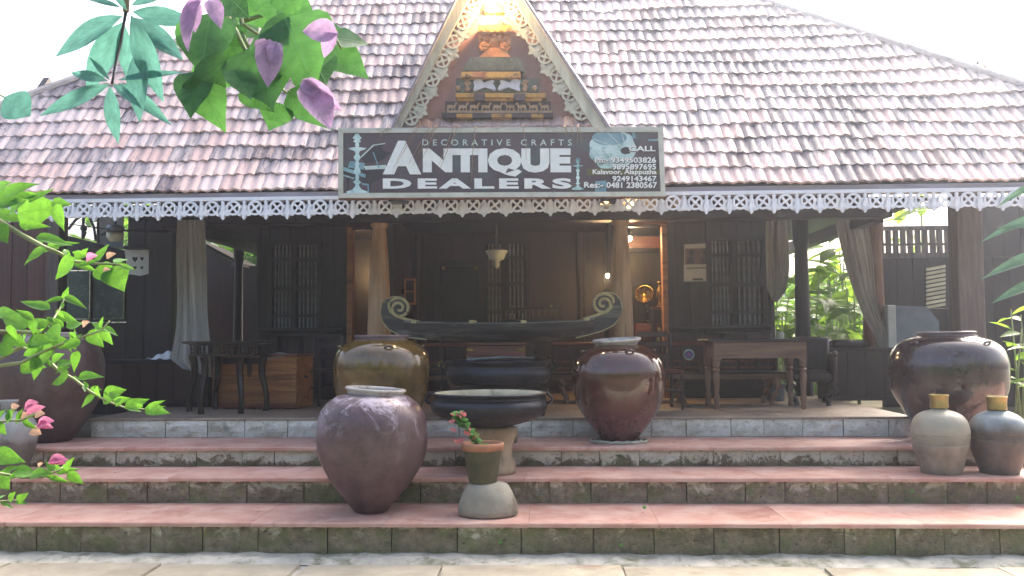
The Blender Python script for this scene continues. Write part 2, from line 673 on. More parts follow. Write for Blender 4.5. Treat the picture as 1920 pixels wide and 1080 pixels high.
M['carve_green'] = mat('carve_green', '#3f4a40', '#566056', '#2c2f2c', scale=12, rough=.7, bump=.6, bscale=30)
M['carve_dark'] = mat('carve_dark', '#3a2f33', '#4b3d40', scale=12, rough=.7, bump=.4)
M['carve_tan'] = mat('carve_tan', '#a88463', '#c2a183', scale=12, rough=.6)
M['swan'] = mat('swan_white', '#c9cbd6', '#dfe0e6', scale=12, rough=.5)
M['orange_carve'] = mat('orange_carve', '#b06a3a', '#c98850', '#7b4527', scale=10, rough=.6, bump=.4)
M['tread'] = mat('tread_red', '#b58676', '#c9a595', '#a06d5e', scale=4, rough=.72, bump=.12, bscale=50, vary=.10, c3at=(.56, .72), c3scale=2.2, bdist=.004)
M['lat_low'] = laterite('laterite_low', '#675d49', '#9d9077', '#6f7249', '#beb69e', -.12, .12, .26, .62)
M['lat_mid'] = laterite('laterite_mid', '#695e4f', '#9d8f7c', '#6c7147', '#c8c0ab', -.1, .1, .38, .6)
M['lat_top'] = laterite('laterite_top', '#5b5146', '#80745f', '#60673f', '#cfc8b8', -.08, .09, .66, .55)
M['lat_grey'] = laterite('granite_grey', '#bdbcb5', '#dad8d0', '#8f8d85', '#e4e2da', -.1, .1, .5, .25)
M['flag'] = mat('flagstone', '#8d8573', '#a89f8b', '#84705d', scale=3.2, rough=.85, bump=.35, bscale=24, vary=.10, c3at=(.56, .7))
M['cement'] = mat('cement', '#9c988c', '#b9b4a5', '#6e6f58', scale=7, rough=.95, bump=.8, bscale=26, c3at=(.48, .62))
M['soil'] = mat('soil', '#463f31', '#615843', '#3f4a2c', scale=1.5, rough=.95, bump=.5, bscale=14)  # darkened all over to stand in for tree shade on the yard
M['floor'] = mat('verandah_cement', '#8a7a6b', '#a08f7f', '#6b5a4e', scale=2.5, rough=.45, bump=.08, vary=0)
M['black_metal'] = mat('black_bronze', '#1f2024', '#33353b', '#4a4b4e', scale=8, rough=.42, metal=.55, bump=.25, bscale=28, c3at=(.6, .75))
M['bronze_in'] = mat('bronze_inside', '#9b937c', '#b9b197', '#7d765f', scale=6, rough=.7, bump=.2)
M['brass'] = mat('brass', '#a98a45', '#c4a45c', '#6f5c33', scale=10, rough=.25, metal=.9, bump=.05)
M['brass_dull'] = mat('brass_dull', '#8d7c4a', '#a8965e', '#6a5c38', scale=10, rough=.35, metal=.8, bump=.1)
M['iron'] = mat('iron', '#23252a', '#34363c', scale=8, rough=.6)
M['grey_metal'] = mat('grey_metal', '#5d646d', '#7b838c', scale=8, rough=.4, metal=.4)
M['cloth'] = mat('cloth', '#96938f', '#aeaba7', scale=20, stretch=(1, 1, .1), rough=.9, bump=.2)
M['cloth_white'] = mat('cloth_white', '#cfd3d6', '#e0e2e4', scale=8, rough=.9, bump=.3)
M['boat'] = mat('boat_wood', '#201d1d', '#3d3938', '#77736f', scale=6, stretch=(.35, 1.5, 3), rough=.38, bump=.6, bscale=18, c3at=(.52, .66))
M['boat_top'] = mat('boat_deck', '#5d5a58', '#7c7875', scale=8, stretch=(.4, 1, 1), rough=.6, bump=.3)
M['cream'] = mat('cream_paint', '#b9ae7c', '#cfc594', '#8f8660', scale=14, rough=.55, bump=.1)
M['clay'] = mat('terracotta', '#96644a', '#b07c5c', '#7d5a48', scale=7, rough=.8, bump=.15)
M['pot_green'] = mat('mossy_clay', '#4a4a36', '#605c44', '#3b4428', scale=7, rough=.9, bump=.25)
M['stone_tan'] = mat('stone_tan', '#8d7a63', '#a8957c', '#6d5b49', scale=7, rough=.85, bump=.3, bscale=30)
M['stone_grey'] = mat('stone_grey', '#8f887a', '#aaa392', '#756b5a', scale=6, rough=.9, bump=.45, bscale=30)
M['earth_pot'] = mat('potting_soil', '#3b3026', '#554638', scale=20, rough=1, bump=.8)
M['sign_frame'] = mat('sign_frame', '#b5b8ac', '#c8cabf', '#8a8a7c', scale=9, rough=.5, bump=.06)
M['sign_edge'] = mat('sign_edge', '#5b3a2a', '#7a5038', scale=12, rough=.8)
M['sign_face'] = mat('sign_face', '#44343a', '#513f45', '#3f5a5e', scale=3, rough=.35, bump=.02, c3at=(.52, .72), c3scale=2.4)
M['letter'] = mat('letter_white', '#dadedc', '#e6e9e7', scale=9, rough=.35, bump=0, vary=0)
M['print_dark'] = mat('print_dark', '#1f191c', '#292024', scale=9, rough=.35, bump=0, vary=0)
M['print_blue'] = mat('print_blue', '#5f8798', '#7fa4b0', scale=6, rough=.35, bump=0, vary=0)
M['print_teal'] = mat('print_teal', '#9fc3c6', '#cfe2e0', '#4f8087', scale=7, rough=.35, bump=0, vary=0, c3at=(.5, .62))
M['print_pale'] = mat('print_pale', '#a9bdb9', '#c8d5d0', scale=30, rough=.35, bump=0, vary=0)
M['print_olive'] = mat('print_olive', '#4d4a1e', '#5c5826', scale=9, rough=.35, bump=0, vary=0)
M['straw'] = mat('straw', '#7a5a41', '#a58763', scale=20, rough=.8, bump=0)
M['paper'] = mat('paper', '#b9b6ae', '#c9c6be', scale=9, rough=.7, bump=0, vary=0)
M['skin_print'] = mat('photo_print', '#6b5550', '#8a706a', '#4a3e40', scale=25, rough=.5, bump=0)
M['glass_grey'] = mat('dusty_glass', '#4a5350', '#5c6461', scale=4, rough=.25, bump=0)
M['blue_enamel'] = mat('blue_enamel', '#2d3f8f', '#3d52a8', '#8f6a8f', scale=30, rough=.3, bump=0)
M['white_enamel'] = mat('white_enamel', '#c9d2c4', '#d6ddd0', scale=10, rough=.3, bump=0)
M['plastic_pale'] = mat('plastic_pale', '#a9b0b0', '#bac0c0', scale=8, rough=.5, bump=0)
M['plastic_grey'] = mat('plastic_grey', '#5a6674', '#6b7785', scale=8, rough=.5, bump=.02)
M['plastic_dark'] = mat('plastic_dark', '#22262c', '#2e3238', scale=8, rough=.5, bump=.02)
M['cream_slat'] = mat('cream_slat', '#c5bf9c', '#d8d3b4', scale=8, rough=.6)
M['bark'] = mat('bark', '#6a5a49', '#8b7a66', '#4c4034', scale=12, stretch=(2, 2, .4), rough=.9, bump=.5)
M['stem'] = mat('stem_green', '#7d8a5e', '#94a072', '#6b5f4a', scale=12, rough=.6, bump=.1)
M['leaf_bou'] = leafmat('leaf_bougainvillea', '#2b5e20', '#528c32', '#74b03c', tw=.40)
M['leaf_top'] = leafmat('leaf_shaded', '#285438', '#447a42', '#5c9848', tw=.34)  # bougainvillea leaf copy with shade put into a darker colour
M['leaf_whorl'] = leafmat('leaf_whorl', '#3f7670', '#548c82', '#6aa99c', tw=.34, vein=.2)
M['leaf_broad'] = leafmat('leaf_broad', '#234a22', '#557f2e', '#a4d046', tw=.5)
M['wood_left'] = wood('wood_left', '#4a302c', '#694840', rough=.55)
M['glare_pale'] = mat('glare_pale', '#b3a8a4', '#cbc1bc', '#8a7f7c', scale=8, rough=.9, bump=.3)  # pale hip caps: sky glare along the roof edge put into the colour
M['shed_roof'] = mat('shed_roof', '#1f1d1c', '#2c2926', scale=6, rough=.95, spec=.08)
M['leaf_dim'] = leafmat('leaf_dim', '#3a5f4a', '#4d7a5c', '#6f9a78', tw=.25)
M['leaf_mass'] = leafmat('leaf_mass', '#2f5a26', '#4f7f33', '#8fc048', tw=.45)
M['bract'] = leafmat('bract_pink', '#c95f92', '#d97aa8', '#e08fb6', tw=.4, blem='#b98a7a')
M['bract_mauve'] = leafmat('bract_mauve', '#a184ad', '#b597c0', '#bd9cc8', tw=.32, vein=.3, blem='#8a6a8a')
M['bud'] = leafmat('bud_tan', '#c08f7a', '#d0a690', '#d8b49c', tw=.3)
M['leaf_small'] = leafmat('leaf_small', '#4d8a3c', '#6aa850', '#8fcf60', tw=.35)
M['petal_red'] = leafmat('petal_red', '#d96a72', '#e08a86', '#f0a6a0', tw=.25, vein=0, blem='#e0a090')
M['jar_purple'] = zjar('jar_purple', '#453436', '#3f2b2d', .05, .1, dust=.6, spots='#a79ba6', spotat=(.50, .58), spotscale=4, rough_top=.3, rough_bot=.5, mott='#665154', bump=.12, spotz=(.55, .8))
M['jar_olive'] = zjar('jar_olive', '#43381f', '#5a3a26', .1, .1, dust=.3, rough_top=.1, rough_bot=.25, mott='#75592e', bump=.05, coat=.6)
M['jar_brown'] = zjar('jar_brown', '#3a2019', '#48202a', .3, .06, dust=.2, rough_top=.08, rough_bot=.26, mott='#4f2d20', bump=.06, coat=.7)
M['jar_dark'] = zjar('jar_dark', '#2a2022', '#352731', .25, .12, dust=.25, rough_top=.14, rough_bot=.35, mott='#3d2a28', bump=.05, coat=.6)
M['jar_dim'] = zjar('jar_dim', '#463735', '#463a3c', .2, .2, rough_top=.35, rough_bot=.5, mott='#5a4845', bump=.05)
M['jar_sand'] = zjar('jar_sand', '#8f8b7c', '#7a7266', .25, .1, rough_top=.5, rough_bot=.6, mott='#a09a88', bump=.06)
M['jar_slate'] = zjar('jar_slate', '#6f7a7e', '#57504a', .40, .05, rough_top=.4, rough_bot=.5, mott='#8a9494', bump=.06)
M['jar_grey'] = zjar('jar_grey', '#7d8082', '#5f5c58', .30, .02, rough_top=.5, rough_bot=.6, mott='#8f9192', bump=.06)
M['rim_pale'] = mat('rim_pale', '#9a948e', '#b5afa8', '#6a615c', scale=9, rough=.5, bump=.1)
M['rim_dark'] = mat('rim_dark', '#54454a', '#6b5c5f', scale=9, rough=.35, bump=.1)
M['bulb'] = emit('bulb_warm', '#ffd9a0', 40)
M['bulb_dim'] = emit('bulb_small', '#ffd9a0', 25)


def text_mesh(name, body, bold=0.0, spacing=1.0, material=None):
    cu = bpy.data.curves.new(name, 'FONT')
    cu.body = body
    cu.offset = bold
    cu.resolution_u = 3
    cu.extrude = .002
    cu.space_character = spacing
    o = bpy.data.objects.new(name, cu)
    col.objects.link(o)
    dg = bpy.context.evaluated_depsgraph_get()
    me = bpy.data.meshes.new_from_object(o.evaluated_get(dg))
    bpy.data.objects.remove(o)
    bpy.data.curves.remove(cu)
    me.materials.clear()
    me.materials.append(material)
    return me


def lettering(name, body, x0, x1, y0, y1, Y, parent, material, bold=0.0, spacing=1.0, proud=.003):
    """flat letters filling the given rectangle (photo pixels) on the plane at depth Y"""
    me = text_mesh(name, body, bold, spacing, material)
    xs = [v.co.x for v in me.vertices]
    ys = [v.co.y for v in me.vertices]
    a, b = at(x0, y1, Y), at(x1, y1, Y)
    c = at(x0, y0, Y)
    lx, ly = min(xs), min(ys)
    wx, wy = max(xs) - lx, max(ys) - ly
    off = WL[parent]
    for v in me.vertices:
        u = (v.co.x - lx) / wx
        w = (v.co.y - ly) / wy
        p = a + (b - a) * u + (c - a) * w
        v.co = Vector((p.x, Y - proud - v.co.z, p.z)) - off
    return link(name, me, parent)

# ================================================================== GROUND AND STEPS
Y0, Y1, Y2, Y3, Y4 = 6.54, 7.275, 7.88, 8.62, 8.62
Z1, Z2, Z3, ZF = .266, .477, .651, .84
rng = random.Random(3)

g = MB()
g.poly([(-84, -44, -.02), (84, -44, -.02), (84, 124, -.02), (-84, 124, -.02)])
ground = g.build('ground', M['soil'])
tag(ground, 'packed earth yard darkened as if under tree shade in front of and around the steps', None, None, 'structure')

# paving: uneven flagstones, each a piece
pv = MB().box(-6.5, 7.5, 4.2, 6.30, -.05, .004).build('paving', M['cement'])
tag(pv, 'cement bed of pale flagstones along the foot of the steps', None, None, 'structure')
rows = [(6.28, 5.70), (5.69, 5.05), (5.04, 4.3)]
for yi, (ya, yb) in enumerate(rows):
    x = -6.3 + rng.uniform(0, .5)
    while x < 7.2:
        w = rng.uniform(.75, 1.35)
        b = MB()
        j = lambda: rng.uniform(-.025, .025)
        pts = [(x + .015 + j(), yb + .012 + j()), (x + w - .015 + j(), yb + .012 + j()), (x + w - .015 + j(), ya - .012 + j() * .6), (x + w * .5, ya - .012 + j()), (x + .015 + j(), ya - .012 + j() * .6)]
        zt = .022 + rng.uniform(-.004, .008)
        top = [b.bm.verts.new((p[0], p[1], zt)) for p in pts]
        cx, cy = sum(p[0] for p in pts) / 5, sum(p[1] for p in pts) / 5
        bot = [b.bm.verts.new((cx + (p[0] - cx) * 1.02, cy + (p[1] - cy) * 1.02, -.03)) for p in pts]
        b.bm.faces.new(top)
        for i in range(5):
            b.bm.faces.new((top[i], bot[i], bot[(i + 1) % 5], top[(i + 1) % 5]))
        b.build('flagstone', M['flag'], pv)
        x += w

k = MB()
k.grid(lambda u, v: Vector((-6.5 + 14 * u, 6.30 + .245 * v + (.025 * math.sin(u * 40) + .014 * math.sin(u * 133 + 1) + .008 * math.sin(u * 310)) * (1 - v), .005 + (.034 + .005 * math.sin(u * 63 + 2) + .004 * math.sin(u * 229) + .003 * math.sin(u * 417 + v * 5)) * min(1, v * 2.2))), 220, 5)
kerb = k.build('kerb_strip', M['cement'], None, 'all')
tag(kerb, 'rough cement strip at the foot of the lowest step', None, None, 'structure')

# steps: each tread slab and riser block a piece
core = MB()
core.box(-7, 8, Y0 + .06, 15, -.03, Z1 - .04)
core.box(-7, 8, Y1 + .06, 15, Z1 - .045, Z2 - .04)
core.box(-7, 8, Y2 + .06, 15, Z2 - .045, Z3 - .04)
steps = core.build('steps', M['lat_low'])
tag(steps, 'three mossy laterite steps with red treads across the whole front', None, None, 'structure')


def block_mesh(seed, w, h, d, m):
    r = random.Random(seed)
    b = MB()
    def f(u, v):
        e = min(u, 1 - u, v, 1 - v)
        rec = .006 if e < .01 else 0
        return Vector((-w / 2 + w * u, rec + (0 if e < .01 else r.uniform(-.014, .010)), -h / 2 + h * v))
    b.grid(f, 5, 3)
    x0, x1, z0, z1 = -w / 2, w / 2, -h / 2, h / 2
    b.poly([(x0, .012, z1), (x1, .012, z1), (x1, d, z1), (x0, d, z1)])
    b.poly([(x0, .012, z0), (x0, d, z0), (x0, d, z1), (x0, .012, z1)])
    b.poly([(x1, .012, z0), (x1, .012, z1), (x1, d, z1), (x1, d, z0)])
    bmesh.ops.remove_doubles(b.bm, verts=b.bm.verts, dist=1e-5)
    return b.mesh('block', m)


def riser(parent, name, Y, z0, z1, w, x0, x1, m):
    h = z1 - z0
    ms = [block_mesh(i * 7 + int(Y * 10), w - .0065, h - .003, .07, m) for i in range(6)]
    x = x0
    i = 0
    while x < x1 - .05:
        s = min(rng.uniform(.76, 1.28), max(.3, (x1 - x) / w))
        link(name, ms[rng.randrange(6)], parent, (x + w * s / 2, Y + rng.uniform(-.006, .006), (z0 + z1) / 2), None, (s, 1, 1))
        x += w * s
        i += 1


riser(steps, 'riser_block', Y0, -.01, Z1 - .034, .42, -6.2, 7.2, M['lat_low'])
riser(steps, 'riser_block', Y1, Z1, Z2 - .032, .385, -6.2, 7.2, M['lat_mid'])
riser(steps, 'riser_block', Y2, Z2, Z3 - .032, .37, -6.2, 7.2, M['lat_top'])


def treads(Y, Yb, z, L, t=.032):
    x = -6.2 + rng.uniform(0, .5)
    while x < 7.2:
        w = L * rng.uniform(.9, 1.1)
        b = MB()
        n = 7
        front = [Y - .035 + rng.uniform(-.004, .006) for _ in range(n + 1)]
        dz = rng.uniform(-.0012, .0012)
        tv, fv, bv, lv = [], [], [], []
        for i in range(n + 1):
            xx = x + .001 + (w - .002) * i / n
            chip = rng.choice([0, 0, 0, 0, 0, .012]) if 0 < i < n else 0
            tv.append(b.bm.verts.new((xx, front[i] + .008 + chip, z + dz)))
            fv.append(b.bm.verts.new((xx, front[i] + chip * .6, z + dz - .008)))
            lv.append(b.bm.verts.new((xx, front[i] + chip * .6, z + dz - t)))
            bv.append(b.bm.verts.new((xx, Yb, z + dz)))
        uv = [b.bm.verts.new((v.co.x, Yb, z + dz - t)) for v in bv]
        for i in range(n):
            b.bm.faces.new((tv[i], tv[i + 1], bv[i + 1], bv[i]))
            b.bm.faces.new((fv[i], fv[i + 1], tv[i + 1], tv[i]))
            b.bm.faces.new((lv[i], lv[i + 1], fv[i + 1], fv[i]))
            b.bm.faces.new((uv[i], uv[i + 1], lv[i + 1], lv[i]))
        b.bm.faces.new((tv[0], bv[0], uv[0], lv[0], fv[0]))
        b.bm.faces.new((tv[-1], fv[-1], lv[-1], uv[-1], bv[-1]))
        b.build('tread_slab', M['tread'], steps)
        x += w


treads(Y0, Y1 + .03, Z1, 1.0)
treads(Y1, Y2 + .03, Z2, .95)
treads(Y2, Y3 + .03, Z3, .95)

# raised verandah floor with a facing of grey dressed stone
FX0, FX1 = at(168, 782, 8.6).x, at(1712, 782, 8.6).x
vf = MB()
vf.box(FX0 + .02, FX1 - .02, Y4 + .05, 14.5, Z3 - .03, ZF - .02)
vf.box(FX0 - .02, FX1 + .02, Y4 - .015, 14.5, ZF - .0195, ZF, .004)
vfo = vf.build('verandah_floor', M['floor'])
tag(vfo, 'worn smooth cement floor of the verandah above the steps', None, None, 'structure')
riser(vfo, 'facing_stone', Y4, Z3 + .002, ZF - .021, .37, FX0, FX1, M['lat_grey'])
tl = MB().box(-7, FX0 - .02, 8.65, 15, Z3 - .041, Z3 - .002).box(FX1 + .02, 8, 8.65, 15, Z3 - .041, Z3 - .002).build('terrace', M['soil'])
tag(tl, 'earth terrace at either end of the verandah', None, None, 'structure')

# ================================================================== THE HOUSE
shop = thing('antique_shop', 'old timber house with steep clay tiled roof, white eave lace and carved front gable', 'house', (0.1, 11.3, ZF))
UBOX = MB().box(0, 1, 0, 1, 0, 1, 0).mesh('unit_board')


def unit(matname, cache={}):
    if matname not in cache:
        me = UBOX.copy()
        me.materials.append(M[matname])
        cache[matname] = me
    return cache[matname]


def plank(parent, name, x0, x1, y0, y1, z0, z1, matname):
    """one board, sharing the mesh of all boards of its wood"""
    return link(name, unit(matname), parent, (min(x0, x1), min(y0, y1), min(z0, z1)), None, (abs(x1 - x0), abs(y1 - y0), abs(z1 - z0)), world=True)


def wall_planks(parent, x0, x1, z0, z1, Y, matname, w=.19, name='wall', holes=(), back=True):
    """boarded wall: a backing sheet with separate vertical planks; holes = (x0,x1,z0,z1)"""
    b = MB()
    xs = sorted({x0, x1} | {h[0] for h in holes} | {h[1] for h in holes})
    for xa, xb in zip(xs, xs[1:]):
        hs = [h for h in holes if h[0] < (xa + xb) / 2 < h[1]]
        if hs:
            h = hs[0]
            if h[2] > z0 + .01:
                b.box(xa, xb, Y + .032, Y + .09, z0, h[2])
            if h[3] < z1 - .01:
                b.box(xa, xb, Y + .032, Y + .09, h[3], z1)
        else:
            b.box(xa, xb, Y + .032, Y + .09, z0, z1)
    wl = b.build(name, M[matname], parent, world=True)
    n = max(1, round((x1 - x0) / w))
    for i in range(n):
        xa, xb = x0 + (x1 - x0) * i / n + .004, x0 + (x1 - x0) * (i + 1) / n - .004
        segs = [(z0, z1)]
        for h in holes:
            if xb > h[0] + .01 and xa < h[1] - .01:
                if h[0] <= xa + .03 and h[1] >= xb - .03:
                    segs = [(z0, h[2]), (h[3], z1)]
                elif xa < h[0]:
                    xb = min(xb, h[0]) if h[0] - xa > .03 else xb
                    if h[0] - xa <= .03:
                        segs = [(z0, h[2]), (h[3], z1)]
                else:
                    xa = max(xa, h[1])
        for za, zb in segs:
            if zb - za > .03 and xb - xa > .02:
                yo = rng.uniform(-.003, .003)
                plank(wl, 'plank', xa, xb, Y + yo, Y + .03, za, zb, matname)
    return wl


def beam(name, x0, x1, y0, y1, z0, z1, m, parent=shop, bev=.006):
    return MB().box(x0, x1, y0, y1, z0, z1, bev).build(name, M[m], parent, world=True)


YW, YR = 11.3, 13.0             # front wall, recessed wall of the porch
ZC = 3.16                       # ceiling
wx = lambda p, Y=YW: AX(p, Y)
zz = lambda p, Y=YW: AZ(p, Y)


def window(px0, px1, Y, tiers, nb, groups):
    """shuttered window: frame, rails and turned bars; groups = px spans of the two leaves"""
    x0, x1 = AX(px0, Y), AX(px1, Y)
    z1, z0 = AZ(tiers[0][0], Y) + .05, AZ(tiers[-1][1], Y) - .03
    b = MB()
    t = .055
    b.box(x0 - t, x0, Y - .03, Y + .06, z0 - t, z1 + t, .004)
    b.box(x1, x1 + t, Y - .03, Y + .06, z0 - t, z1 + t, .004)
    b.box(x0, x1, Y - .028, Y + .06, z1, z1 + t, .004)
    b.box(x0, x1, Y - .028, Y + .06, z0 - t, z0, .004)
    ga, gb = AX(groups[0][1], Y), AX(groups[1][0], Y)
    b.box(ga + .015, gb - .015, Y - .02, Y + .055, z0, z1, .004)
    w = b.build('window', M['wood_dark'], shop, world=True)
    MB().box(x0 - t - .04, x1 + t + .04, Y - .09, Y - .031, z0 - t - .05, z0 - t - .002, .005).build('sill', M['wood_dark_x'], w, world=True)
    MB().box(x0 - t, x1 + t, Y + .075, Y + .085, z0 - t, z1 + t).build('shutter_back', M['wood_black'], w, world=True)
    zs = [(AZ(a, Y), AZ(c, Y)) for a, c in tiers]
    for (ta, tb), (tc, td) in zip(zs, zs[1:]):
        for g0, g1 in ((x0, ga + .013), (gb - .013, x1)):
            MB().box(g0, g1, Y - .012, Y + .05, tc + .004, tb - .004).build('rail', M['wood_dark_x'], w, world=True)
    # one turned bar, shared by all
    hgt = z1 - z0
    prof = [(.012, 0), (.012, .03), (.007, .04), (.013, .07)]
    nseg = 16
    for i in range(1, nseg):
        zq = .07 + (hgt - .14) * i / nseg
        prof.append((.0125 if i % 2 else .0085, zq))
    prof += [(.013, hgt - .07), (.007, hgt - .04), (.012, hgt - .03), (.012, hgt)]
    bm_ = MB().lathe(prof, seg=6).mesh('bar', M['baluster'], True)
    for g0, g1 in groups:
        for i in range(nb):
            px = g0 + (g1 - g0) * (i + .5) / nb
            link('window_bar', bm_, w, (AX(px, Y), Y + .018, z0), None, None, world=True)
    return (x0 - t, x1 + t, z0 - t, z1 + t)


T_SIDE = [(463, 479), (486, 534), (541, 586), (592, 608)]
h1 = window(510, 596, YW, T_SIDE, 5, ((511, 546), (557, 595)))
h2 = window(1334, 1432, YW, T_SIDE, 5, ((1335, 1371), (1384, 1431)))
h3 = window(911, 986, YR, [(464, 479), (484, 529), (536, 582), (588, 606)], 4, ((914, 941), (953, 984)))

XL0, XL1 = wx(488), wx(652)            # left wing
XD0, XD1 = wx(655), wx(716)            # left doorway
XP0, XP1 = wx(738), wx(1150)           # porch recess
XE0, XE1 = wx(1176), wx(1249)          # right doorway
XR1 = wx(1445)
ZD = AZ(428, YW)                        # door heads
ZL = AZ(622, YW)
wall_planks(shop, XL0, XP0, ZF, ZC, YW, 'wood_dark', holes=[(XD0, XD1, ZF, ZD), h1])
wall_planks(shop, XP1, XR1, ZF, ZC, YW, 'wood_dark', holes=[(XE0, XE1, ZF, ZD), h2])
DX0, DX1, DZ1 = AX(826, YR), AX(895, YR), AZ(498, YR)
wall_planks(shop, XP0, XP1, ZF, ZC, YR, 'wood_red', holes=[(DX0, DX1, ZF, DZ1), h3])
# ledge and dado under the side windows
for xa, xb in ((XL0, XD0 - .06), (XE1 + .06, XR1)):
    beam('ledge', xa, xb, YW - .07, YW - .004, ZL + .02, ZL + .07, 'wood_dark_x')
    beam('dado_rail', xa, xb, YW - .035, YW - .004, ZF + .004, ZF + .16, 'wood_dark_x')
    nq = 4
    for i in range(nq):
        xq = xa + (xb - xa) * i / nq
        beam('dado_panel', xq + .03, xq + (xb - xa) / nq - .03, YW - .03, YW - .004, ZF + .2, ZL - .03, 'wood_red')
# door frames: lamplight on two jambs put into their golden wood
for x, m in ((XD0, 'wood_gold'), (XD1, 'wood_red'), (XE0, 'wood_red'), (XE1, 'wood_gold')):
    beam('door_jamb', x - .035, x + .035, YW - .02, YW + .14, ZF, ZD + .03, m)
for xa, xb in ((XD0, XD1), (XE0, XE1)):
    beam('door_head', xa - .06, xb + .06, YW - .025, YW + .14, ZD + .032, ZD + .12, 'wood_red_x')
# inner walls of the side rooms and the porch cheeks
beam('cheek_wall', XP0 - .05, XP0, YW + .1, YR + .1, ZF, ZC, 'wood_red')
beam('cheek_wall', XP1, XP1 + .05, YW + .1, YR + .1, ZF, ZC, 'wood_red')
beam('room_wall', XL0, XP0 - .06, 13.6, 13.68, ZF, ZC, 'wood_black')
beam('room_wall', XP1 + .06, XR1, 13.6, 13.68, ZF, ZC, 'wood_black')
beam('end_wall', XL0 - .06, XL0 - .002, YW, 14.4, ZF, ZC, 'wood_dark')
beam('end_wall', XR1 + .002, XR1 + .06, YW, 14.4, ZF, ZC, 'wood_dark')
beam('back_wall', XL0, XR1, 14.4, 14.46, ZF, ZC, 'wood_dark')
# porch door: dark leaf with two bosses above
d = MB().box(DX0, DX1, YR + .05, YR + .09, ZF, DZ1 - .003).build('porch_door', M['wood_black'], shop, world=True)
for i in range(2):
    xa = DX0 + (DX1 - DX0) * (.08 + .47 * i)
    for za, zb in ((ZF + .1, ZF + .6), (ZF + .7, ZF + 1.15)):
        MB().box(xa, xa + .2, YR + .03, YR + .049, za, zb, .008).build('door_panel', M['wood_black'], d, world=True)
fr = MB().box(DX0 - .09, DX0 - .002, YR - .035, YR + .08, ZF, DZ1 + .09, .006).box(DX1 + .002, DX1 + .09, YR - .035, YR + .08, ZF, DZ1 + .09, .006).box(DX0 - .002, DX1 + .002, YR - .033, YR + .08, DZ1, DZ1 + .088, .006)
fr.build('door_frame', M['wood_dark'], shop, world=True)
for px in (832, 893):
    c = at(px, 507, YR)
    MB().ball((c.x, YR - .05, c.z + .03), .03, 10, 1, .7, 1).build('door_boss', M['brass_dull'], shop, world=True, smooth=True)
# turned half posts in the porch corners
for px in (783, 1091):
    p = at(px, 600, YR - .12)
    pr = [(.06, 0), (.06, .1), (.04, .13), (.055, .2), (.035, .3)]
    for i in range(9):
        pr.append((.05 if i % 2 else .036, .4 + i * .14))
    pr += [(.055, 1.7), (.06, 1.75), (.06, 2.3)]
    MB().lathe(pr, p.x, YR - .12, ZF, 14).build('porch_post', M['wood_red'], shop, world=True, smooth=True)

# ceiling, wall plate over the columns
beam('ceiling', AX(300, 10), XR1 + .06, 9.75, 14.46, ZC, ZC + .05, 'wood_dark', bev=0)
for i in range(9):
    x = AX(300, 10) + .3 + i * .95
    if x < XR1:
        beam('joist', x - .04, x + .04, 9.8, YW, ZC - .1, ZC - .002, 'wood_dark')
beam('wall_plate', AX(300, 10), AX(1680, 10), 9.98, 10.2, 2.93, ZC - .11, 'wood_dark_x')
beam('wall_plate', AX(300, 10), AX(300, 10) + .16, 9.98, 14.4, 2.90, ZC - .115, 'wood_dark')
beam('ceiling', XR1 + .063, 4.4, 10.3, 14.46, ZC, ZC + .05, 'wood_dark', bev=0)
beam('ceiling', -5.2, AX(300, 10) - .002, 10.4, 14.46, ZC, ZC + .05, 'wood_dark', bev=0)
beam('wall_plate', AX(1668, 10) - .1, AX(1668, 10) + .06, 10.22, 14.4, 2.90, ZC - .115, 'wood_dark')

# columns
for px in (711, 1166):
    c = at(px, 640, 10.08)
    pr = [(.175, 0), (.175, .1), (.15, .12), (.142, .2), (.14, .5), (.133, .9), (.122, 1.3), (.105, 1.65), (.085, 1.9), (.075, 2.03), (.1, 2.06), (.1, 2.09)]
    MB().lathe(pr, c.x, 10.08, ZF, 28).build('column', M['column'], shop, True, True)
# posts of the open ends
for (pa, pb, Y, m, ztop, zb) in ((276, 322, 10.62, 'wood_dark', 2.93, ZF), (1801, 1850, 9.1, 'wood_grey_z', 3.4, Z3), (84, 107, 10.7, 'wood_grey_z', 3.4, Z3)):
    beam('post', AX(pa, Y), AX(pb, Y), Y, Y + .2, zb, ztop, m)
for (pc, hw, Y, m) in ((1506, 14, 11.7, 'wood_dark'), (1640, 20, 11.0, 'wood_brown_z'), (446, 9, 13.4, 'wood_dark')):
    c = at(pc, 640, Y)
    r = hw * Y / F
    MB().lathe([(r * 1.25, 0), (r * 1.25, .12), (r * 1.1, .16), (r, .8), (r * .85, 1.9), (r * 1.05, 2.0), (r * 1.05, 2.3)], c.x, Y, ZF, 16).build('post', M[m], shop, True, True)

# ------------------------------------------------------------------ roof
AL = R(50)
YE, ZE = 8.5, AZ(352, 8.5)             # eave line of the tiles
sa, ca = math.sin(AL), math.cos(AL)
def on_roof(px, py):
    d = fwd * F + rt * (px - 960) + up * (540 - py)
    # plane: z - ZE = (y - YE) tan AL
    t = (ZE - E - YE * math.tan(AL)) / (d.z - d.y * math.tan(AL))
    p = Vector((0, 0, E)) + d * t
    return p, (p.y - YE) / ca


pL, sL = on_roof(0, 206)
pL2, sL2 = on_roof(200, 136)
pR, sR = on_roof(1920, 168)
kL = (pL2.x - pL.x) / (sL2 - sL)
kL = 1.30
XVL, XVR = pL.x - .05, pR.x + .05      # verges
S_TOP = 4.5
hipL = lambda s: XVL + max(0, s - sL) * kL
hipR = lambda s: XVR - max(0, s - sR) * kL
rp = lambda x, s, h=0: Vector((x, YE + s * ca - h * sa, ZE + s * sa + h * ca))

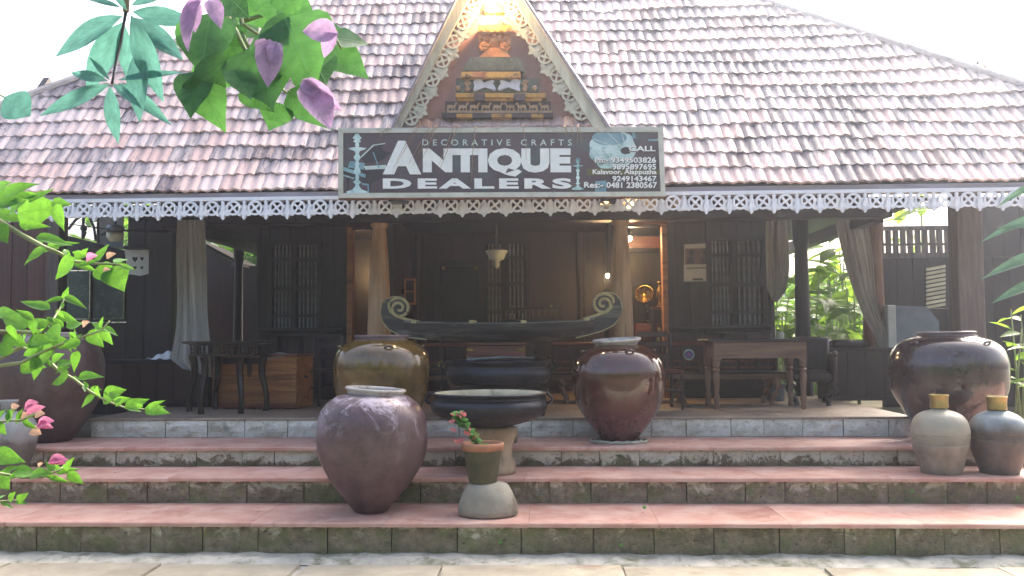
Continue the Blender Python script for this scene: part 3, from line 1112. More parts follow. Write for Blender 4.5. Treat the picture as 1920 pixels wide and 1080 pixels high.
b = MB()
def slab(pts, t):
    """roof sheet with thickness t downwards"""
    a = [b.bm.verts.new(p) for p in pts]
    c = [b.bm.verts.new(Vector(p) - Vector((0, 0, t))) for p in pts]
    b.bm.faces.new(a)
    b.bm.faces.new(c[::-1])
    for i in range(len(pts)):
        j = (i + 1) % len(pts)
        b.bm.faces.new((a[i], c[i], c[j], a[j]))


slab([rp(XVL, 0), rp(XVR, 0), rp(XVR, sR), rp(hipR(S_TOP), S_TOP), rp(hipL(S_TOP), S_TOP), rp(XVL, sL)], .05)
tL, tR = rp(hipL(S_TOP), S_TOP), rp(hipR(S_TOP), S_TOP)
vL, vR = rp(XVL, sL), rp(XVR, sR)
yb = lambda p: 2 * tL.y - p.y + .6
mir = lambda p: Vector((p.x, yb(p), p.z))
slab([vL, tL, mir(tL), mir(vL)], .05)
slab([tR, vR, mir(vR), mir(tR)], .05)
slab([tL, tR, mir(tR), mir(tL)], .05)
slab([mir(tL), mir(tR), mir(vR), Vector((XVR, yb(rp(XVR, .5)), ZE + .4)), Vector((XVL, yb(rp(XVL, .5)), ZE + .4)), mir(vL)], .05)
roof = b.build('roof', M['wood_dark'], shop, world=True)

TW, TG, TLn = .212, .2335, .30
def tile_bm(b, lay, tint, m, rr):
    """one ribbed clay tile, two rolls, worn lower edge"""
    n = 8
    hs = [.004, .017, .022, .012, .001, .012, .023, .017, .004]
    rows_ = []
    for (y, lift) in ((0, .030), (TLn, .006)):
        row = []
        for i in range(n + 1):
            x = (i / n - .5) * (TW + .006)
            dy = -abs(hs[i] - .012) * -.5 if y == 0 else 0
            row.append(b.verts.new(m @ Vector((x, y + dy + rr.uniform(-.002, .002), lift + hs[i]))))
        rows_.append(row)
    low = [b.verts.new(m @ Vector(((i / n - .5) * (TW + .006), -.002, .030 + hs[i] - .020))) for i in range(n + 1)]
    fs = []
    for i in range(n):
        fs.append(b.faces.new((rows_[0][i], rows_[0][i + 1], rows_[1][i + 1], rows_[1][i])))
        fs.append(b.faces.new((low[i], low[i + 1], rows_[0][i + 1], rows_[0][i])))
    for f in fs:
        f[lay] = tint


def tile_variant(seed):
    r = random.Random(seed)
    b = bmesh.new()
    lay = b.faces.layers.float.new('tint')
    tile_bm(b, lay, r.random(), Matrix.Identity(4), r)
    me = bpy.data.meshes.new('tile')
    b.normal_update()
    b.to_mesh(me)
    b.free()
    me.materials.append(M['tile'])
    me.polygons.foreach_set('use_smooth', [True] * len(me.polygons))
    me.set_sharp_from_angle(angle=R(60))
    return me


TV = [tile_variant(i) for i in range(14)]
slope_m = Matrix(((1, 0, 0, 0), (0, ca, -sa, 0), (0, sa, ca, 0), (0, 0, 0, 1)))
rest = bmesh.new()
lay = rest.faces.layers.float.new('tint')
rr = random.Random(5)
count = 0
nrow = int(S_TOP / TG)
prev = .5
for row in range(nrow):
    s = row * TG - .03
    x = XVL + TW / 2 + (0 if row % 2 else TW / 2) + rr.uniform(-.01, .01)
    while x < XVR:
        if hipL(s + .15) - .04 < x < hipR(s + .15) + .04:
            slip = rr.uniform(-.05, -.025) if rr.random() < .018 else 0
            p = rp(x + rr.uniform(-.005, .005), s + slip + rr.uniform(-.009, .009) + .012 * math.sin(x * 1.9 + row * .7) + .008 * math.sin(x * 4.3 + row), .012 + .012 * math.sin(x * .8 + row * .35))
            vis = -5.1 < x < 5.3
            m = Matrix.Translation(p - WL[roof]) @ slope_m @ Matrix.Rotation(rr.uniform(-.02, .02), 4, 'Z') @ Matrix.Rotation(rr.uniform(-.02, .012), 4, 'X')
            if row < 6 and vis and count < 298:
                linkm('tile', TV[rr.randrange(14)], roof, m)
                count += 1
            else:
                t = rr.random()
                if rr.random() < .3:
                    t = (prev + rr.uniform(-.05, .05)) % 1
                tile_bm(rest, lay, t, m, rr)
                prev = t
        x += TW
me = bpy.data.meshes.new('tiles')
rest.normal_update()
rest.to_mesh(me)
rest.free()
me.materials.append(M['tile'])
me.polygons.foreach_set('use_smooth', [True] * len(me.polygons))
me.set_sharp_from_angle(angle=R(60))
o = link('tile_courses', me, roof)
o['kind'] = 'stuff'

# hip capping
for f_, sg, s0 in ((hipL, 1, sL), (hipR, -1, sR)):
    pts = [rp(f_(s0 + (S_TOP - s0) * i / 12), s0 + (S_TOP - s0) * i / 12, .03) for i in range(13)]
    MB().tube(pts, .048, 8).build('hip_cap', M['glare_pale'], roof, world=True)
MB().tube([tL + Vector((0, .1, .03)), tR + Vector((0, .1, .03))], .09, 8).build('ridge_cap', M['tile'], roof, world=True)

# fascia and rafters at the eave
beam('fascia', XVL, XVR, YE - .02, YE + .03, AZ(373, YE), AZ(354, YE) - .005, 'fascia', bev=.004)
for i in range(22):
    x = XVL + .25 + i * (XVR - XVL - .5) / 21
    bb = MB()
    p0, p1 = rp(x, .03, -.13), rp(x, 2.2, -.13)
    m = Matrix.Translation(p0) @ slope_m
    bb.box(-.035, .035, 0, 2.15, -.05, .05)
    bb.xform(m)
    bb.build('rafter', M['wood_dark'], roof, world=True)

# ------------------------------------------------------------------ eave lace
U = YE / F                              # metres per photo pixel at the eave
def ring_mesh(m, k=U):
    b = MB()
    n = 26
    ro, ri = 14.3 * k, 10.4 * k
    def ann(y0, y1, ro, ri):
        for i in range(n):
            a0, a1 = 2 * math.pi * i / n, 2 * math.pi * (i + 1) / n
            q = [(ro * math.cos(a0), ro * math.sin(a0)), (ro * math.cos(a1), ro * math.sin(a1)), (ri * math.cos(a1), ri * math.sin(a1)), (ri * math.cos(a0), ri * math.sin(a0))]
            A = [b.bm.verts.new((p[0], y0, p[1])) for p in q]
            B = [b.bm.verts.new((p[0], y1, p[1])) for p in q]
            b.bm.faces.new(A)
            b.bm.faces.new(B[::-1])
            b.bm.faces.new((A[0], A[1], B[1], B[0]))
            b.bm.faces.new((A[3], B[3], B[2], A[2]))
    ann(-.012, .012, ro, ri)
    bmesh.ops.remove_doubles(b.bm, verts=b.bm.verts, dist=1e-6)
    for j in range(2):
        a = math.pi / 4 + j * math.pi / 2
        d, e = Vector((math.cos(a), math.sin(a))), Vector((-math.sin(a), math.cos(a)))
        L, w0, w1 = 11.2 * k, 1.2 * k, 2.3 * k
        pts = [d * -L + e * w1, d * -L - e * w1, e * -w0, d * L - e * w1, d * L + e * w1, e * w0]
        b.prism([(p.x, p.y) for p in pts], -.009 - j * .0013, .009 + j * .0013)
    c = [(3.6 * k * math.cos(t * math.pi / 5), 3.6 * k * math.sin(t * math.pi / 5)) for t in range(10)]
    b.prism(c, -.0125, .0125)
    return b.mesh('lace_ring', m)


def drop_mesh(m, broken, k=U):
    h = [(0, 0), (2.6, 1.2), (3.2, 3.6), (1.9, 6.2), (2.3, 8.6), (5.8, 9.2), (6.2, 14), (4.6, 16.5), (8.4, 21.0), (11.6, 20.2), (14.2, 21.8), (14.6, 25.2), (12.6, 28.4), (9.6, 29.8), (6, 28.6), (3.6, 27)]
    h += [(2.2, 28.4), (0, 28.8)] if broken else [(3.4, 31.5), (1.7, 35.6), (0, 36.8)]
    pts = [(x * k, -y * k) for x, y in h] + [(-x * k, -y * k) for x, y in h[-2:0:-1]]
    b = MB().prism(pts, -.0105, .0105)
    c = [(1.5 * k * math.cos(t * math.pi / 4), -11.8 * k + 1.5 * k * math.sin(t * math.pi / 4)) for t in range(8)]
    b.prism(c, -.0135, -.0106)
    bmesh.ops.triangulate(b.bm, faces=[f for f in b.bm.faces if len(f.verts) > 4])
    return b.mesh('lace_drop', m)


RM, DM, DB = ring_mesh(M['lace']), drop_mesh(M['lace'], False), drop_mesh(M['lace'], True)
ztop = AZ(371, YE)
lp = 41.6 * U
lace = beam('eave_lace', XVL, XVR, YE - .045, YE - .021, ztop, ztop + .035, 'lace', bev=.003)
x = at(118, 388, YE - .03).x - 9 * lp
n = 0
lz = random.Random(8)
while x < XVR - .05:
    if x > XVL + .1:
        link('lace_ring', RM, lace, (x, YE - .035, ztop - 14.2 * U), (0, lz.uniform(-.15, .15), 0), None, world=True)
        link('lace_drop', DB if lz.random() < .12 else DM, lace, (x + lp / 2, YE - .033, ztop), (0, lz.uniform(-.02, .02), 0), None, world=True)
    x += lp
    n += 1

# ------------------------------------------------------------------ front gable
YG, YP = 9.0, 9.14
def P(x, y):
    """pixel of the enlarged gable view -> photo pixel"""
    return (740 + x / 4.4075, y / 4.4075)


ga = MB().pxprism([(752, 232), (880, -14), (920, -78), (955, -14), (1116, 232)], YP, .05).build('gable', M['gable_red'], shop, world=True)
apo, api = (910, -109), (917, -74)
bl = MB().pxprism([(739, 240), apo, api, (751, 240)], YG, .05).build('bargeboard', M['barge'], ga, world=True)
br = MB().pxprism([(1138, 240), (1113, 240), api, apo], YG, .05).build('bargeboard', M['barge'], ga, world=True)
# gable roof with its two slopes running back into the main roof
b = MB()
apx = at(apo[0], apo[1], YG)
sB = (apx.z - ZE) / sa
back = Vector((apx.x, YE + sB * ca, apx.z))
for (px, sgn) in ((733, -1), (1145, 1)):
    f_ = at(px, 243, YG - .04)
    ap = Vector((apx.x, YG - .04, apx.z + .03))
    low = Vector((f_.x, YG - .04, f_.z + .02))
    lowb = rp(f_.x + sgn * .02, on_roof(px, 243)[1] + .05, .02)
    slab([ap, back, lowb, low], .045)
b.build('gable_roof', M['fascia'], ga, world=True)

RO, DO = ring_mesh(M['lace_old'], YG / F), drop_mesh(M['lace_old'], False, YG / F)
for side in (0, 1):
    if side == 0:
        c0, c1 = P(138, 978), P(570, 190)
    else:
        c0, c1 = P(1540, 935), P(1045, 165)
    cw0, cw1 = at(c0[0], c0[1], YG + .03), at(c1[0], c1[1], YG + .03)
    dirv = (cw1 - cw0).normalized()
    inward = Vector((dirv.z, 0, -dirv.x)) if side == 0 else Vector((-dirv.z, 0, dirv.x))
    # rotate so that the lace's own 'down' (-Z) points inward
    ang = math.atan2(-inward.x, -inward.z)
    for i in range(-1, 8):
        c = cw0 + (cw1 - cw0) * i / 5.0
        if c.z < AZ(232, YG):
            continue
        link('lace_ring', RO, ga, c, (0, ang, 0), None, world=True)
        e = cw0 + (cw1 - cw0) * (i + .5) / 5.0 - inward * (12.5 * YG / F)
        if i < 7:
            link('lace_drop', DO, ga, e + Vector((0, .004, 0)), (0, ang, 0), None, world=True)

YC = YP - .012
def carve(name, pts, t, m, label=None, Y=None):
    Yf = (YC if Y is None else Y) - t
    o = MB().pxprism([P(*p) for p in pts], Yf, t).build(name, M[m], ga, world=True)
    if label:
        o['label'] = label
    return o


def cbox(name, x0, x1, y0, y1, t, m):
    return carve(name, [(x0, y1), (x0, y0), (x1, y0), (x1, y1)], t, m)


cbox('carved_beam', 390, 1310, 932, 968, .10, 'carve_dark')
for x0, x1 in ((510, 640), (800, 965), (1130, 1230)):
    carve('gilt_block', [(x0, 966), (x0, 940), (x1, 940), (x1, 966)], .115, 'gold')
cbox('frieze_ground', 420, 1290, 838, 925, .03, 'carve_dark')
cbox('frieze_sill', 430, 1300, 914, 930, .075, 'carve_tan')
animal = [(0, 70), (6, 42), (4, 30), (16, 24), (40, 24), (62, 30), (70, 10), (78, 0), (84, 4), (92, 12), (90, 20), (80, 20), (76, 38), (70, 46), (74, 72), (66, 72), (60, 50), (46, 50), (50, 72), (42, 72), (36, 50), (20, 48), (18, 60), (24, 72), (14, 72), (10, 56), (6, 72)]
for i in range(9):
    x0 = 428 + i * 95
    fl = i >= 5
    pts = [((x0 + (92 - p[0] if fl else p[0])), 842 + p[1]) for p in animal]
    carve('carved_animal', pts, .05, 'carve_tan')
cbox('gilt_cornice', 505, 1250, 768, 805, .12, 'gold')
cbox('gilt_cornice', 520, 1215, 806, 832, .09, 'gold')
for x0, x1 in ((655, 745), (985, 1080)):
    cbox('cornice_block', x0, x1, 772, 826, .135, 'carve_dark')
cbox('swan_ground', 505, 1190, 648, 764, .03, 'carve_green')
swan = [(0, 100), (8, 60), (0, 20), (20, 4), (62, 4), (90, 34), (120, 20), (160, 8), (172, 20), (160, 34), (176, 60), (186, 84), (172, 96), (140, 82), (96, 70), (60, 82), (30, 96)]
for fl in (0, 1):
    pts = [((650 + p[0]) if not fl else (1038 - p[0]), 650 + p[1]) for p in swan]
    carve('carved_swan', pts, .065, 'swan')
for cx, sgn in ((600, 1), (1080, -1)):
    for cy, r in ((680, 26), (728, 22)):
        pts = [at(*P(cx + sgn * (r * (1 - .8 * q / 14)) * math.cos(q * .75), cy + (r * (1 - .8 * q / 14)) * math.sin(q * .75)), YP - .06) for q in range(15)]
        MB().tube(pts, .012, 6).build('carved_scroll', M['carve_tan'], ga, world=True, smooth=True)
for cx in (525, 1155):
    MB().ball(at(*P(cx, 728), YP - .05), .03, 10).build('carved_boss', M['carve_tan'], ga, world=True, smooth=True)
cbox('gilt_beam', 550, 1040, 592, 640, .12, 'gold')
cbox('beam_block', 640, 750, 596, 636, .135, 'orange_carve')
carve('carved_canopy', [(560, 590), (600, 505), (630, 472), (1020, 472), (1050, 505), (1080, 590)], .10, 'carve_green')
for i in range(13):
    x0 = 590 + i * 36
    carve('canopy_leaf', [(x0, 588), (x0 + 4, 556), (x0 + 17, 540), (x0 + 30, 556), (x0 + 33, 588), (x0 + 17, 578)], .118, 'carve_green')
carve('carved_bracket', [(700, 470), (740, 430), (700, 392), (960, 392), (925, 430), (960, 470)], .09, 'orange_carve')
for cx, cy, sg in ((745, 385, 1), (905, 385, -1)):
    pts = [at(*P(cx + sg * 46 * (1 - .85 * q / 16) * math.cos(q * .7 + 2), cy + 34 * (1 - .85 * q / 16) * math.sin(q * .7 + 2)), YP - .1) for q in range(17)]
    MB().tube(pts, .013, 6).build('carved_scroll', M['orange_carve'], ga, world=True, smooth=True)
cbox('mask_ground', 690, 960, 275, 388, .05, 'orange_carve')
f = MB()
for cx, cy, r, q in ((825, 335, .05, 1.2), (775, 310, .035, 1), (875, 310, .035, 1), (745, 345, .03, 1), (905, 345, .03, 1), (720, 305, .025, 1), (930, 305, .025, 1), (825, 290, .03, 1), (800, 365, .03, 1), (850, 365, .03, 1)):
    f.ball(at(*P(cx, cy), YP - .07), r, 10, q, .6, 1)
f.build('carved_foliage', M['orange_carve'], ga, world=True, smooth=True)
cbox('gilt_beam', 690, 965, 208, 262, .12, 'gold')
for i in range(5):
    cbox('gilt_tooth', 715 + i * 50, 737 + i * 50, 226, 256, .132, 'orange_carve')
carve('carved_crest', [(760, 206), (775, 150), (800, 178), (828, 120), (856, 178), (880, 150), (895, 206)], .08, 'gold')
cbox('gilt_beam', 745, 910, 60, 100, .09, 'gold')

# ================================================================== SIGN
YS = 8.2
s0 = at(940, 370, YS)
sign = thing('sign_board', 'long dark shop sign reading ANTIQUE DEALERS in big white letters above the eave lace', 'sign', (s0.x, YS, s0.z))
TLc, TRc, BRc, BLc = (634, 240), (1243, 238), (1248, 368), (634, 371)
def inset(d):
    return [(TLc[0] + d, TLc[1] + d), (TRc[0] - d, TRc[1] + d), (BRc[0] - d, BRc[1] - d), (BLc[0] + d, BLc[1] - d)]


MB().pxprism(inset(6), YS + .004, .03).build('sign_face', M['sign_face'], sign, world=True)
q0, q1 = inset(0), inset(9)
for i in range(4):
    j = (i + 1) % 4
    MB().pxprism([q0[i], q0[j], q1[j], q1[i]], YS - .012, .04).build('frame_strip', M['sign_frame'], sign, world=True)
MB().pxprism([(635, 370), (1248, 367), (1248, 370.5), (635, 374)], YS - .008, .07).build('frame_bottom', M['sign_edge'], sign, world=True)
for px in (741, 1141):
    a = at(px - 15, 376, YS)
    MB().box(a.x, a.x + .15, YS + .02, YE - .03, a.z, a.z + .025, .003).build('batten', M['wood_black'], sign, world=True)
for px in (720, 1160):
    a = at(px, 300, YS)
    MB().box(a.x - .02, a.x + .02, YS + .035, 8.75, a.z, a.z + .03).build('bracket', M['iron'], sign, world=True)
Lm = M['letter']
lettering('lettering', 'A', 718, 790, 264, 327, YS, sign, Lm, .075)
lettering('lettering', 'NTIQUE', 793, 1071, 278, 331, YS, sign, Lm, .07, 1.06)
lettering('lettering', 'DEALERS', 718, 1072, 334.5, 354, YS, sign, Lm, .045, 1.25)
lettering('lettering', 'DECORATIVE CRAFTS', 792, 1072, 261.5, 273, YS, sign, M['print_pale'], .006, 1.75)
for body, x0, x1, y0, y1 in (('CALL', 1179, 1229, 274, 284), ('Ph:- 9349503826', 1115, 1230, 295, 306), ('9895897695', 1148, 1230, 307.5, 318.5), ('9249143467', 1148, 1231, 330, 340.5), ('Res:-', 1095, 1131, 341.5, 352.5), ('0481 2380567', 1137, 1232, 341.5, 353)):
    lettering('letter_shadow', body, x0 - .4, x1 + 1.6, y0 - .3, y1 + 1.4, YS, sign, M['print_dark'], .06, proud=.006)
    lettering('lettering', body, x0, x1, y0, y1, YS, sign, Lm, .028, proud=.009)
MB().pxprism([(1100, 316), (1238, 316), (1238, 328), (1100, 328)], YS - .002, .004).build('print_strip', M['print_olive'], sign, world=True)
lettering('lettering', 'Kalavoor, Alappuzha', 1111, 1231, 318, 329.5, YS, sign, Lm, .024, proud=.009)

# printed pictures: oil lamps, piano, gramophone horn (flat print)
def printed(name, pts, m, d=.002):
    MB().pxprism(pts, YS + .004 - d, d - .0004).build(name, M[m], sign, world=True)


def S(x, y):
    return (630 + x / 6.194, 230 + y / 6.194)


printed('print_piano', [S(*p) for p in [(62, 500), (160, 500), (330, 560), (540, 540), (540, 640), (415, 700), (405, 830), (385, 830), (380, 710), (300, 690), (190, 650), (160, 650), (155, 780), (130, 780), (125, 640), (62, 600)]], 'print_dark', .0025)
printed('print_piano_keys', [S(*p) for p in [(62, 592), (210, 640), (210, 655), (62, 612)]], 'print_teal', .004)
printed('print_piano_rim', [S(*p) for p in [(72, 505), (80, 555), (340, 640), (345, 600), (110, 520)]], 'print_blue', .0035)
printed('print_piano_lid', [S(*p) for p in [(280, 400), (430, 258), (570, 238), (525, 290), (560, 330), (640, 345), (560, 420), (480, 460), (340, 470)]], 'print_dark', .003)
printed('print_piano_lid_edge', [S(*p) for p in [(278, 402), (428, 256), (570, 236), (570, 246), (440, 268), (300, 402)]], 'print_pale', .0042)
printed('print_piano_strings', [S(*p) for p in [(325, 505), (580, 490), (580, 535), (340, 545)]], 'print_pale', .0042)
printed('print_piano_prop', [S(*p) for p in [(425, 345), (437, 343), (508, 530), (494, 532)]], 'print_blue', .0048)
printed('print_piano_desk', [S(*p) for p in [(165, 445), (335, 470), (320, 545), (135, 520)]], 'print_blue', .0046)
printed('print_bench', [S(*p) for p in [(295, 700), (380, 712), (385, 830), (370, 830), (365, 730), (300, 720)]], 'print_blue', .0046)


def lamp_print(cx, yt, yb, k):
    """silhouette of a tiered oil lamp"""
    h = yb - yt
    pr = [(3, 0), (5, .03), (9, .07), (4, .10), (8, .125), (3, .15), (4, .19), (2.5, .22), (18, .235), (15, .26), (5, .285), (3, .33), (7, .39), (6, .41), (2.5, .45), (4.5, .5), (2.5, .54), (6, .60), (7, .63), (2.5, .68), (4, .72), (3, .76), (8, .80), (3, .835), (5, .88), (9, .92), (21, .955), (20, .985), (10, 1)]
    pts = [(cx + w * k, yt + t * h) for w, t in pr] + [(cx - w * k, yt + t * h) for w, t in pr[::-1]]
    printed('print_oil_lamp', pts, 'print_teal', .0058)


lamp_print(S(245, 0)[0], S(0, 128)[1], S(0, 832)[1], .95)
lamp_print(1083.5, 296, 356, .55)
def SR(x, y):
    return (940 + x / 6.095, 230 + y / 6.095)


cx, cy, rx, ry = 1272, 305, 268, 236
horn = [SR(cx + rx * (1 + .035 * math.cos(9 * t)) * math.cos(t), cy + ry * (1 + .035 * math.cos(9 * t)) * math.sin(t)) for t in [2 * math.pi * i / 54 for i in range(54)]]
printed('print_horn', horn, 'print_teal', .0025)
cx2, cy2 = 1235, 250
printed('print_horn_shade', [SR(1235 + 200 * math.cos(t), 175 + 85 * math.sin(t)) for t in [2 * math.pi * i / 24 for i in range(24)]], 'print_blue', .0032)
printed('print_horn_throat', [SR(1425 + 62 * math.cos(t), 320 + 42 * math.sin(t)) for t in [2 * math.pi * i / 20 for i in range(20)]], 'print_dark', .0034)
for i in range(9):
    a = 2 * math.pi * i / 9 + .2
    p0 = (1400 + 60 * math.cos(a), 318 + 45 * math.sin(a))
    p1 = (cx + rx * .97 * math.cos(a), cy + ry * .97 * math.sin(a))
    dx, dy = p1[0] - p0[0], p1[1] - p0[1]
    L = math.hypot(dx, dy)
    nx, ny = -dy / L * 4, dx / L * 4
    printed('print_horn_rib', [SR(p0[0] + nx, p0[1] + ny), SR(p1[0] + nx, p1[1] + ny), SR(p1[0] - nx, p1[1] - ny), SR(p0[0] - nx, p0[1] - ny)], 'print_pale', .0042)
printed('print_gramophone_box', [SR(*p) for p in [(1075, 668), (1200, 664), (1200, 790), (1070, 790)]], 'print_blue', .0032)
printed('print_cabinet', [SR(*p) for p in [(1490, 75), (1520, 75), (1540, 180), (1500, 180)]], 'print_blue', .0032)
printed('print_shelf', [SR(*p) for p in [(1680, 190), (1820, 186), (1815, 206), (1680, 208)]], 'print_blue', .0032)

# dry straws hanging over the sign
def tuft(name, label, strands, seed):
    r = random.Random(seed)
    c = at(strands[0][0], 238, YS)
    t = thing(name, label, 'straw', (c.x, YS - .02, c.z), 'straw caught on the sign')
    for (x0, y0, x1, y1) in strands:
        p0, p1 = at(x0, y0, YS - .035), at(x1, y1, YS - .03)
        top = at(x0 + (x0 - x1) * .12, y0 - 5, YS + .04)
        mid = (p0 + p1) / 2 + Vector((r.uniform(-.012, .012), -.012, r.uniform(-.005, .01)))
        MB().tube([top, p0, mid, p1], [.0035, .0035, .003, .0012], 5).build('straw', M['straw'], t, world=True)
    return t


tuft('straw_tuft', 'dry brown straws slanting across the A of ANTIQUE on the sign', [(727, 239, 708, 266), (785, 238, 737, 316), (780, 240, 744, 300), (806, 238, 767, 306), (815, 238, 774, 310), (818, 238, 784, 314), (850, 238, 818, 320), (858, 238, 822, 325), (891, 240, 884, 342)], 1)
tuft('straw_tuft', 'pale straws hanging from the sign top above the S of CRAFTS', [(980, 238, 987, 300), (1060, 238, 1064, 260), (1071, 238, 1075, 272), (1083, 239, 1081, 275), (1085, 239, 1092, 273), (1058, 238, 1066, 252), (1120, 240, 1126, 252)], 2)

# ================================================================== LAMPS
def bulb(label, px, py, Y, r, watts, drop, colr=(1, .62, .28), soft=.04, m='bulb', pos=None):
    c = at(px, py, Y) if pos is None else Vector(pos)
    t = thing('light_bulb', label, 'light bulb', (c.x, Y if pos is None else pos[1], c.z), 'lit bulbs')
    MB().ball((0, 0, 0), r, 12, 1, 1, 1.25).build('bulb', M[m], t, smooth='all')
    MB().lathe([(r * .5, r * 1.1), (r * .55, r * 2.2), (r * .3, r * 2.6), (r * .3, r * 2.6 + .01)], seg=10).build('lamp_holder', M['iron'], t)
    MB().tube([(0, 0, r * 2.5), (0, .01, r * 2.5 + drop)], .004, 6).build('flex', M['iron'], t)
    ld = bpy.data.lights.new('bulb_glow', 'POINT')
    ld.energy = watts
    ld.color = colr
    ld.shadow_soft_size = soft
    lo = bpy.data.objects.new('bulb_glow', ld)
    col.objects.link(lo)
    lo.parent = t
    lo.location = (0, -.0, -r * 1.6)
    return t


bulb('bright warm bulb at the top of the carved gable', 922, 6, 8.96, .04, 14, .25)
bulb('small lit bulb added for a glint under the eave lace right of the sign', 1487, 357, 8.62, .012, .25, .10, m='bulb_dim', soft=.02)  # bulb added to give the small lamp reflection under the eave
bulb('lit bulb high in the right doorway beside the column', 1181, 447, 11.75, .026, 16, .3)
bulb('lower lit bulb left of the right column', 1139, 517, 11.2, .022, 10, .75)
pr_ = AX(690, 12.3)
bulb('warm bulb inside the left room behind the dark boarded wall', 0, 0, 12.0, .03, 16, .3, pos=(AX(640, 12.0), 12.0, 2.75))

# ================================================================== JARS
def prof_px(rows, k):
    """(half width, y) rows in view pixels, k = metres per view pixel; measured upward from the last row"""
    yb = rows[-1][1]
    return [(h * k, (yb - y) * k) for h, y in rows][::-1]


def smooth_prof(p, n=4):
    out = []
    m = len(p)
    for i in range(m - 1):
        p0, p1, p2, p3 = p[max(i - 1, 0)], p[i], p[i + 1], p[min(i + 2, m - 1)]
        for j in range(n):
            t = j / n
            out.append(tuple(.5 * (2 * p1[q] + (p2[q] - p0[q]) * t + (2 * p0[q] - 5 * p1[q] + 4 * p2[q] - p3[q]) * t * t + (3 * p1[q] - p0[q] - 3 * p2[q] + p3[q]) * t ** 3) for q in (0, 1)))
    out.append(p[-1])
    return [(max(r, 1e-4), z) for r, z in out]


def jar(label, px, py, Y, rows, k, matname, rim_r, rim_h, rimmat, rim_tilt=(0, 0), lugs=4, lean=(0, 0), wob=.006, seed=1, rim_dx=0, zbase=None, group='big glazed storage jars', lid=False, rim_t=.022):
    c = at(px, py, Y)
    t = thing('storage_jar', label, 'jar', (c.x, Y, c.z if zbase is None else zbase), group, (lean[0], lean[1], 0))
    pr = smooth_prof(prof_px(rows, k))
    top = pr[-1]
    inner = [(top[0] - .02, top[1] + .001), (top[0] - .03, top[1] - .05), (top[0] + .02, top[1] - .12), (pr[len(pr) // 2][0] * .9, pr[len(pr) // 2][1])]
    body = MB().lathe([(pr[0][0] * .9, .0)] + pr + inner, 0, 0, 0, 56, wob=wob, seed=seed)
    body.build('jar_body', M[matname], t, 'all')
    # rim: a thick rolled lip, slightly crooked
    rb = MB()
    a = rim_r
    rb.lathe([(top[0] - .004, -.035), (top[0] + .004, -.02), (a * .93, -.008), (a, .004), (a, rim_t * .7), (a * .97, rim_t), (a * .86, rim_t * .95), (a * .82, .0), (top[0] - .02, -.03)], 0, 0, 0, 44, wob=.006, seed=seed + 3, cap=False)
    rb.xform(Matrix.Translation((rim_dx, 0, top[1] + rim_h)) @ Matrix.Rotation(rim_tilt[1], 4, 'Y') @ Matrix.Rotation(rim_tilt[0], 4, 'X'))
    rb.build('rim', M[rimmat], t, 'all')
    # small lugs on the shoulder
    zs = [p for p in pr if p[1] > top[1] - .11 and p[1] < top[1] - .035]
    if lugs and zs:
        rs, zl = zs[len(zs) // 2]
        for i in range(lugs):
            a_ = 2 * math.pi * i / lugs - math.pi / 2 + .12 * seed
            d, e = Vector((math.cos(a_), math.sin(a_), 0)), Vector((-math.sin(a_), math.cos(a_), 0))
            pts = [d * (rs + .026 * math.sin(math.pi * q / 8)) + e * (.035 * math.cos(math.pi * q / 8)) + Vector((0, 0, zl + .012 * math.sin(math.pi * q / 8))) for q in range(9)]
            MB().tube(pts, .011, 6).build('lug', M[matname], t, 'all')
    return t


k1 = 6.89 / F / 2.843
rows1 = [(148, 395), (185, 405), (215, 425), (245, 452), (275, 500), (288, 570), (290, 650), (280, 720), (256, 780), (216, 850), (180, 900), (137, 950), (97, 1000), (82, 1018)]
jar('huge purple brown jar with chalky patches standing alone on the lowest red tread', 695, 957, 6.93, rows1, k1, 'jar_purple', .236, .028, 'rim_pale', (0, R(3.2)), 0, (0, R(1.0)), .013, 1, .02, Z1, rim_t=.02)
k3 = 8.22 / F / 4.154
rows3 = [(160, 190), (200, 203), (248, 222), (300, 260), (340, 320), (360, 400), (357, 480), (347, 560), (327, 640), (297, 700), (257, 760), (212, 820), (165, 880), (125, 935)]
jar('tall shiny reddish brown jar with a crooked pale rim and a white drip mark', 1161, 825, 8.22, rows3, k3, 'jar_brown', .225, .034, 'rim_pale', (R(3), R(-3.5)), 4, (0, 0), .011, 2, -.01, Z3)
k2 = 8.2 / F / 2.843
rows2 = [(140, 98), (165, 105), (205, 130), (240, 170), (253, 240), (250, 300), (243, 360), (232, 420), (205, 480), (170, 540), (130, 600), (95, 645)]
jar('olive gold glazed jar standing behind the huge purple jar', 715, 825, 8.2, rows2, k2, 'jar_olive', .252, .02, 'rim_dark', (0, 0), 4, (0, 0), .010, 3, 0, Z3)
k4 = 8.36 / F / 3.0
k4b = k4 * .965
rows4 = [(158, 207), (185, 214), (242, 238), (285, 280), (308, 340), (313, 410), (306, 500), (282, 560), (246, 620), (204, 690), (160, 750), (125, 795)]
jar('very large dark jar behind the two small stoneware jars', 1781, 825, 8.36, rows4, k4b, 'jar_dark', .25, .018, 'rim_dark', (0, R(-1)), 4, (0, 0), .010, 4, 0, Z3)
rows5 = [(150, 207), (190, 216), (245, 240), (280, 290), (296, 350), (300, 420), (294, 500), (270, 570), (235, 640), (190, 710), (150, 770), (125, 800)]
jar('very large dull dark jar half hidden by bougainvillea leaves', 88, 830, 8.36, rows5, k4, 'jar_dim', .24, .022, 'rim_pale', (0, 0), 4, (0, 0), .011, 5, 0, Z3)
rowsb = [(60, 0), (95, 14), (118, 40), (125, 80), (118, 120), (100, 160), (80, 200)]
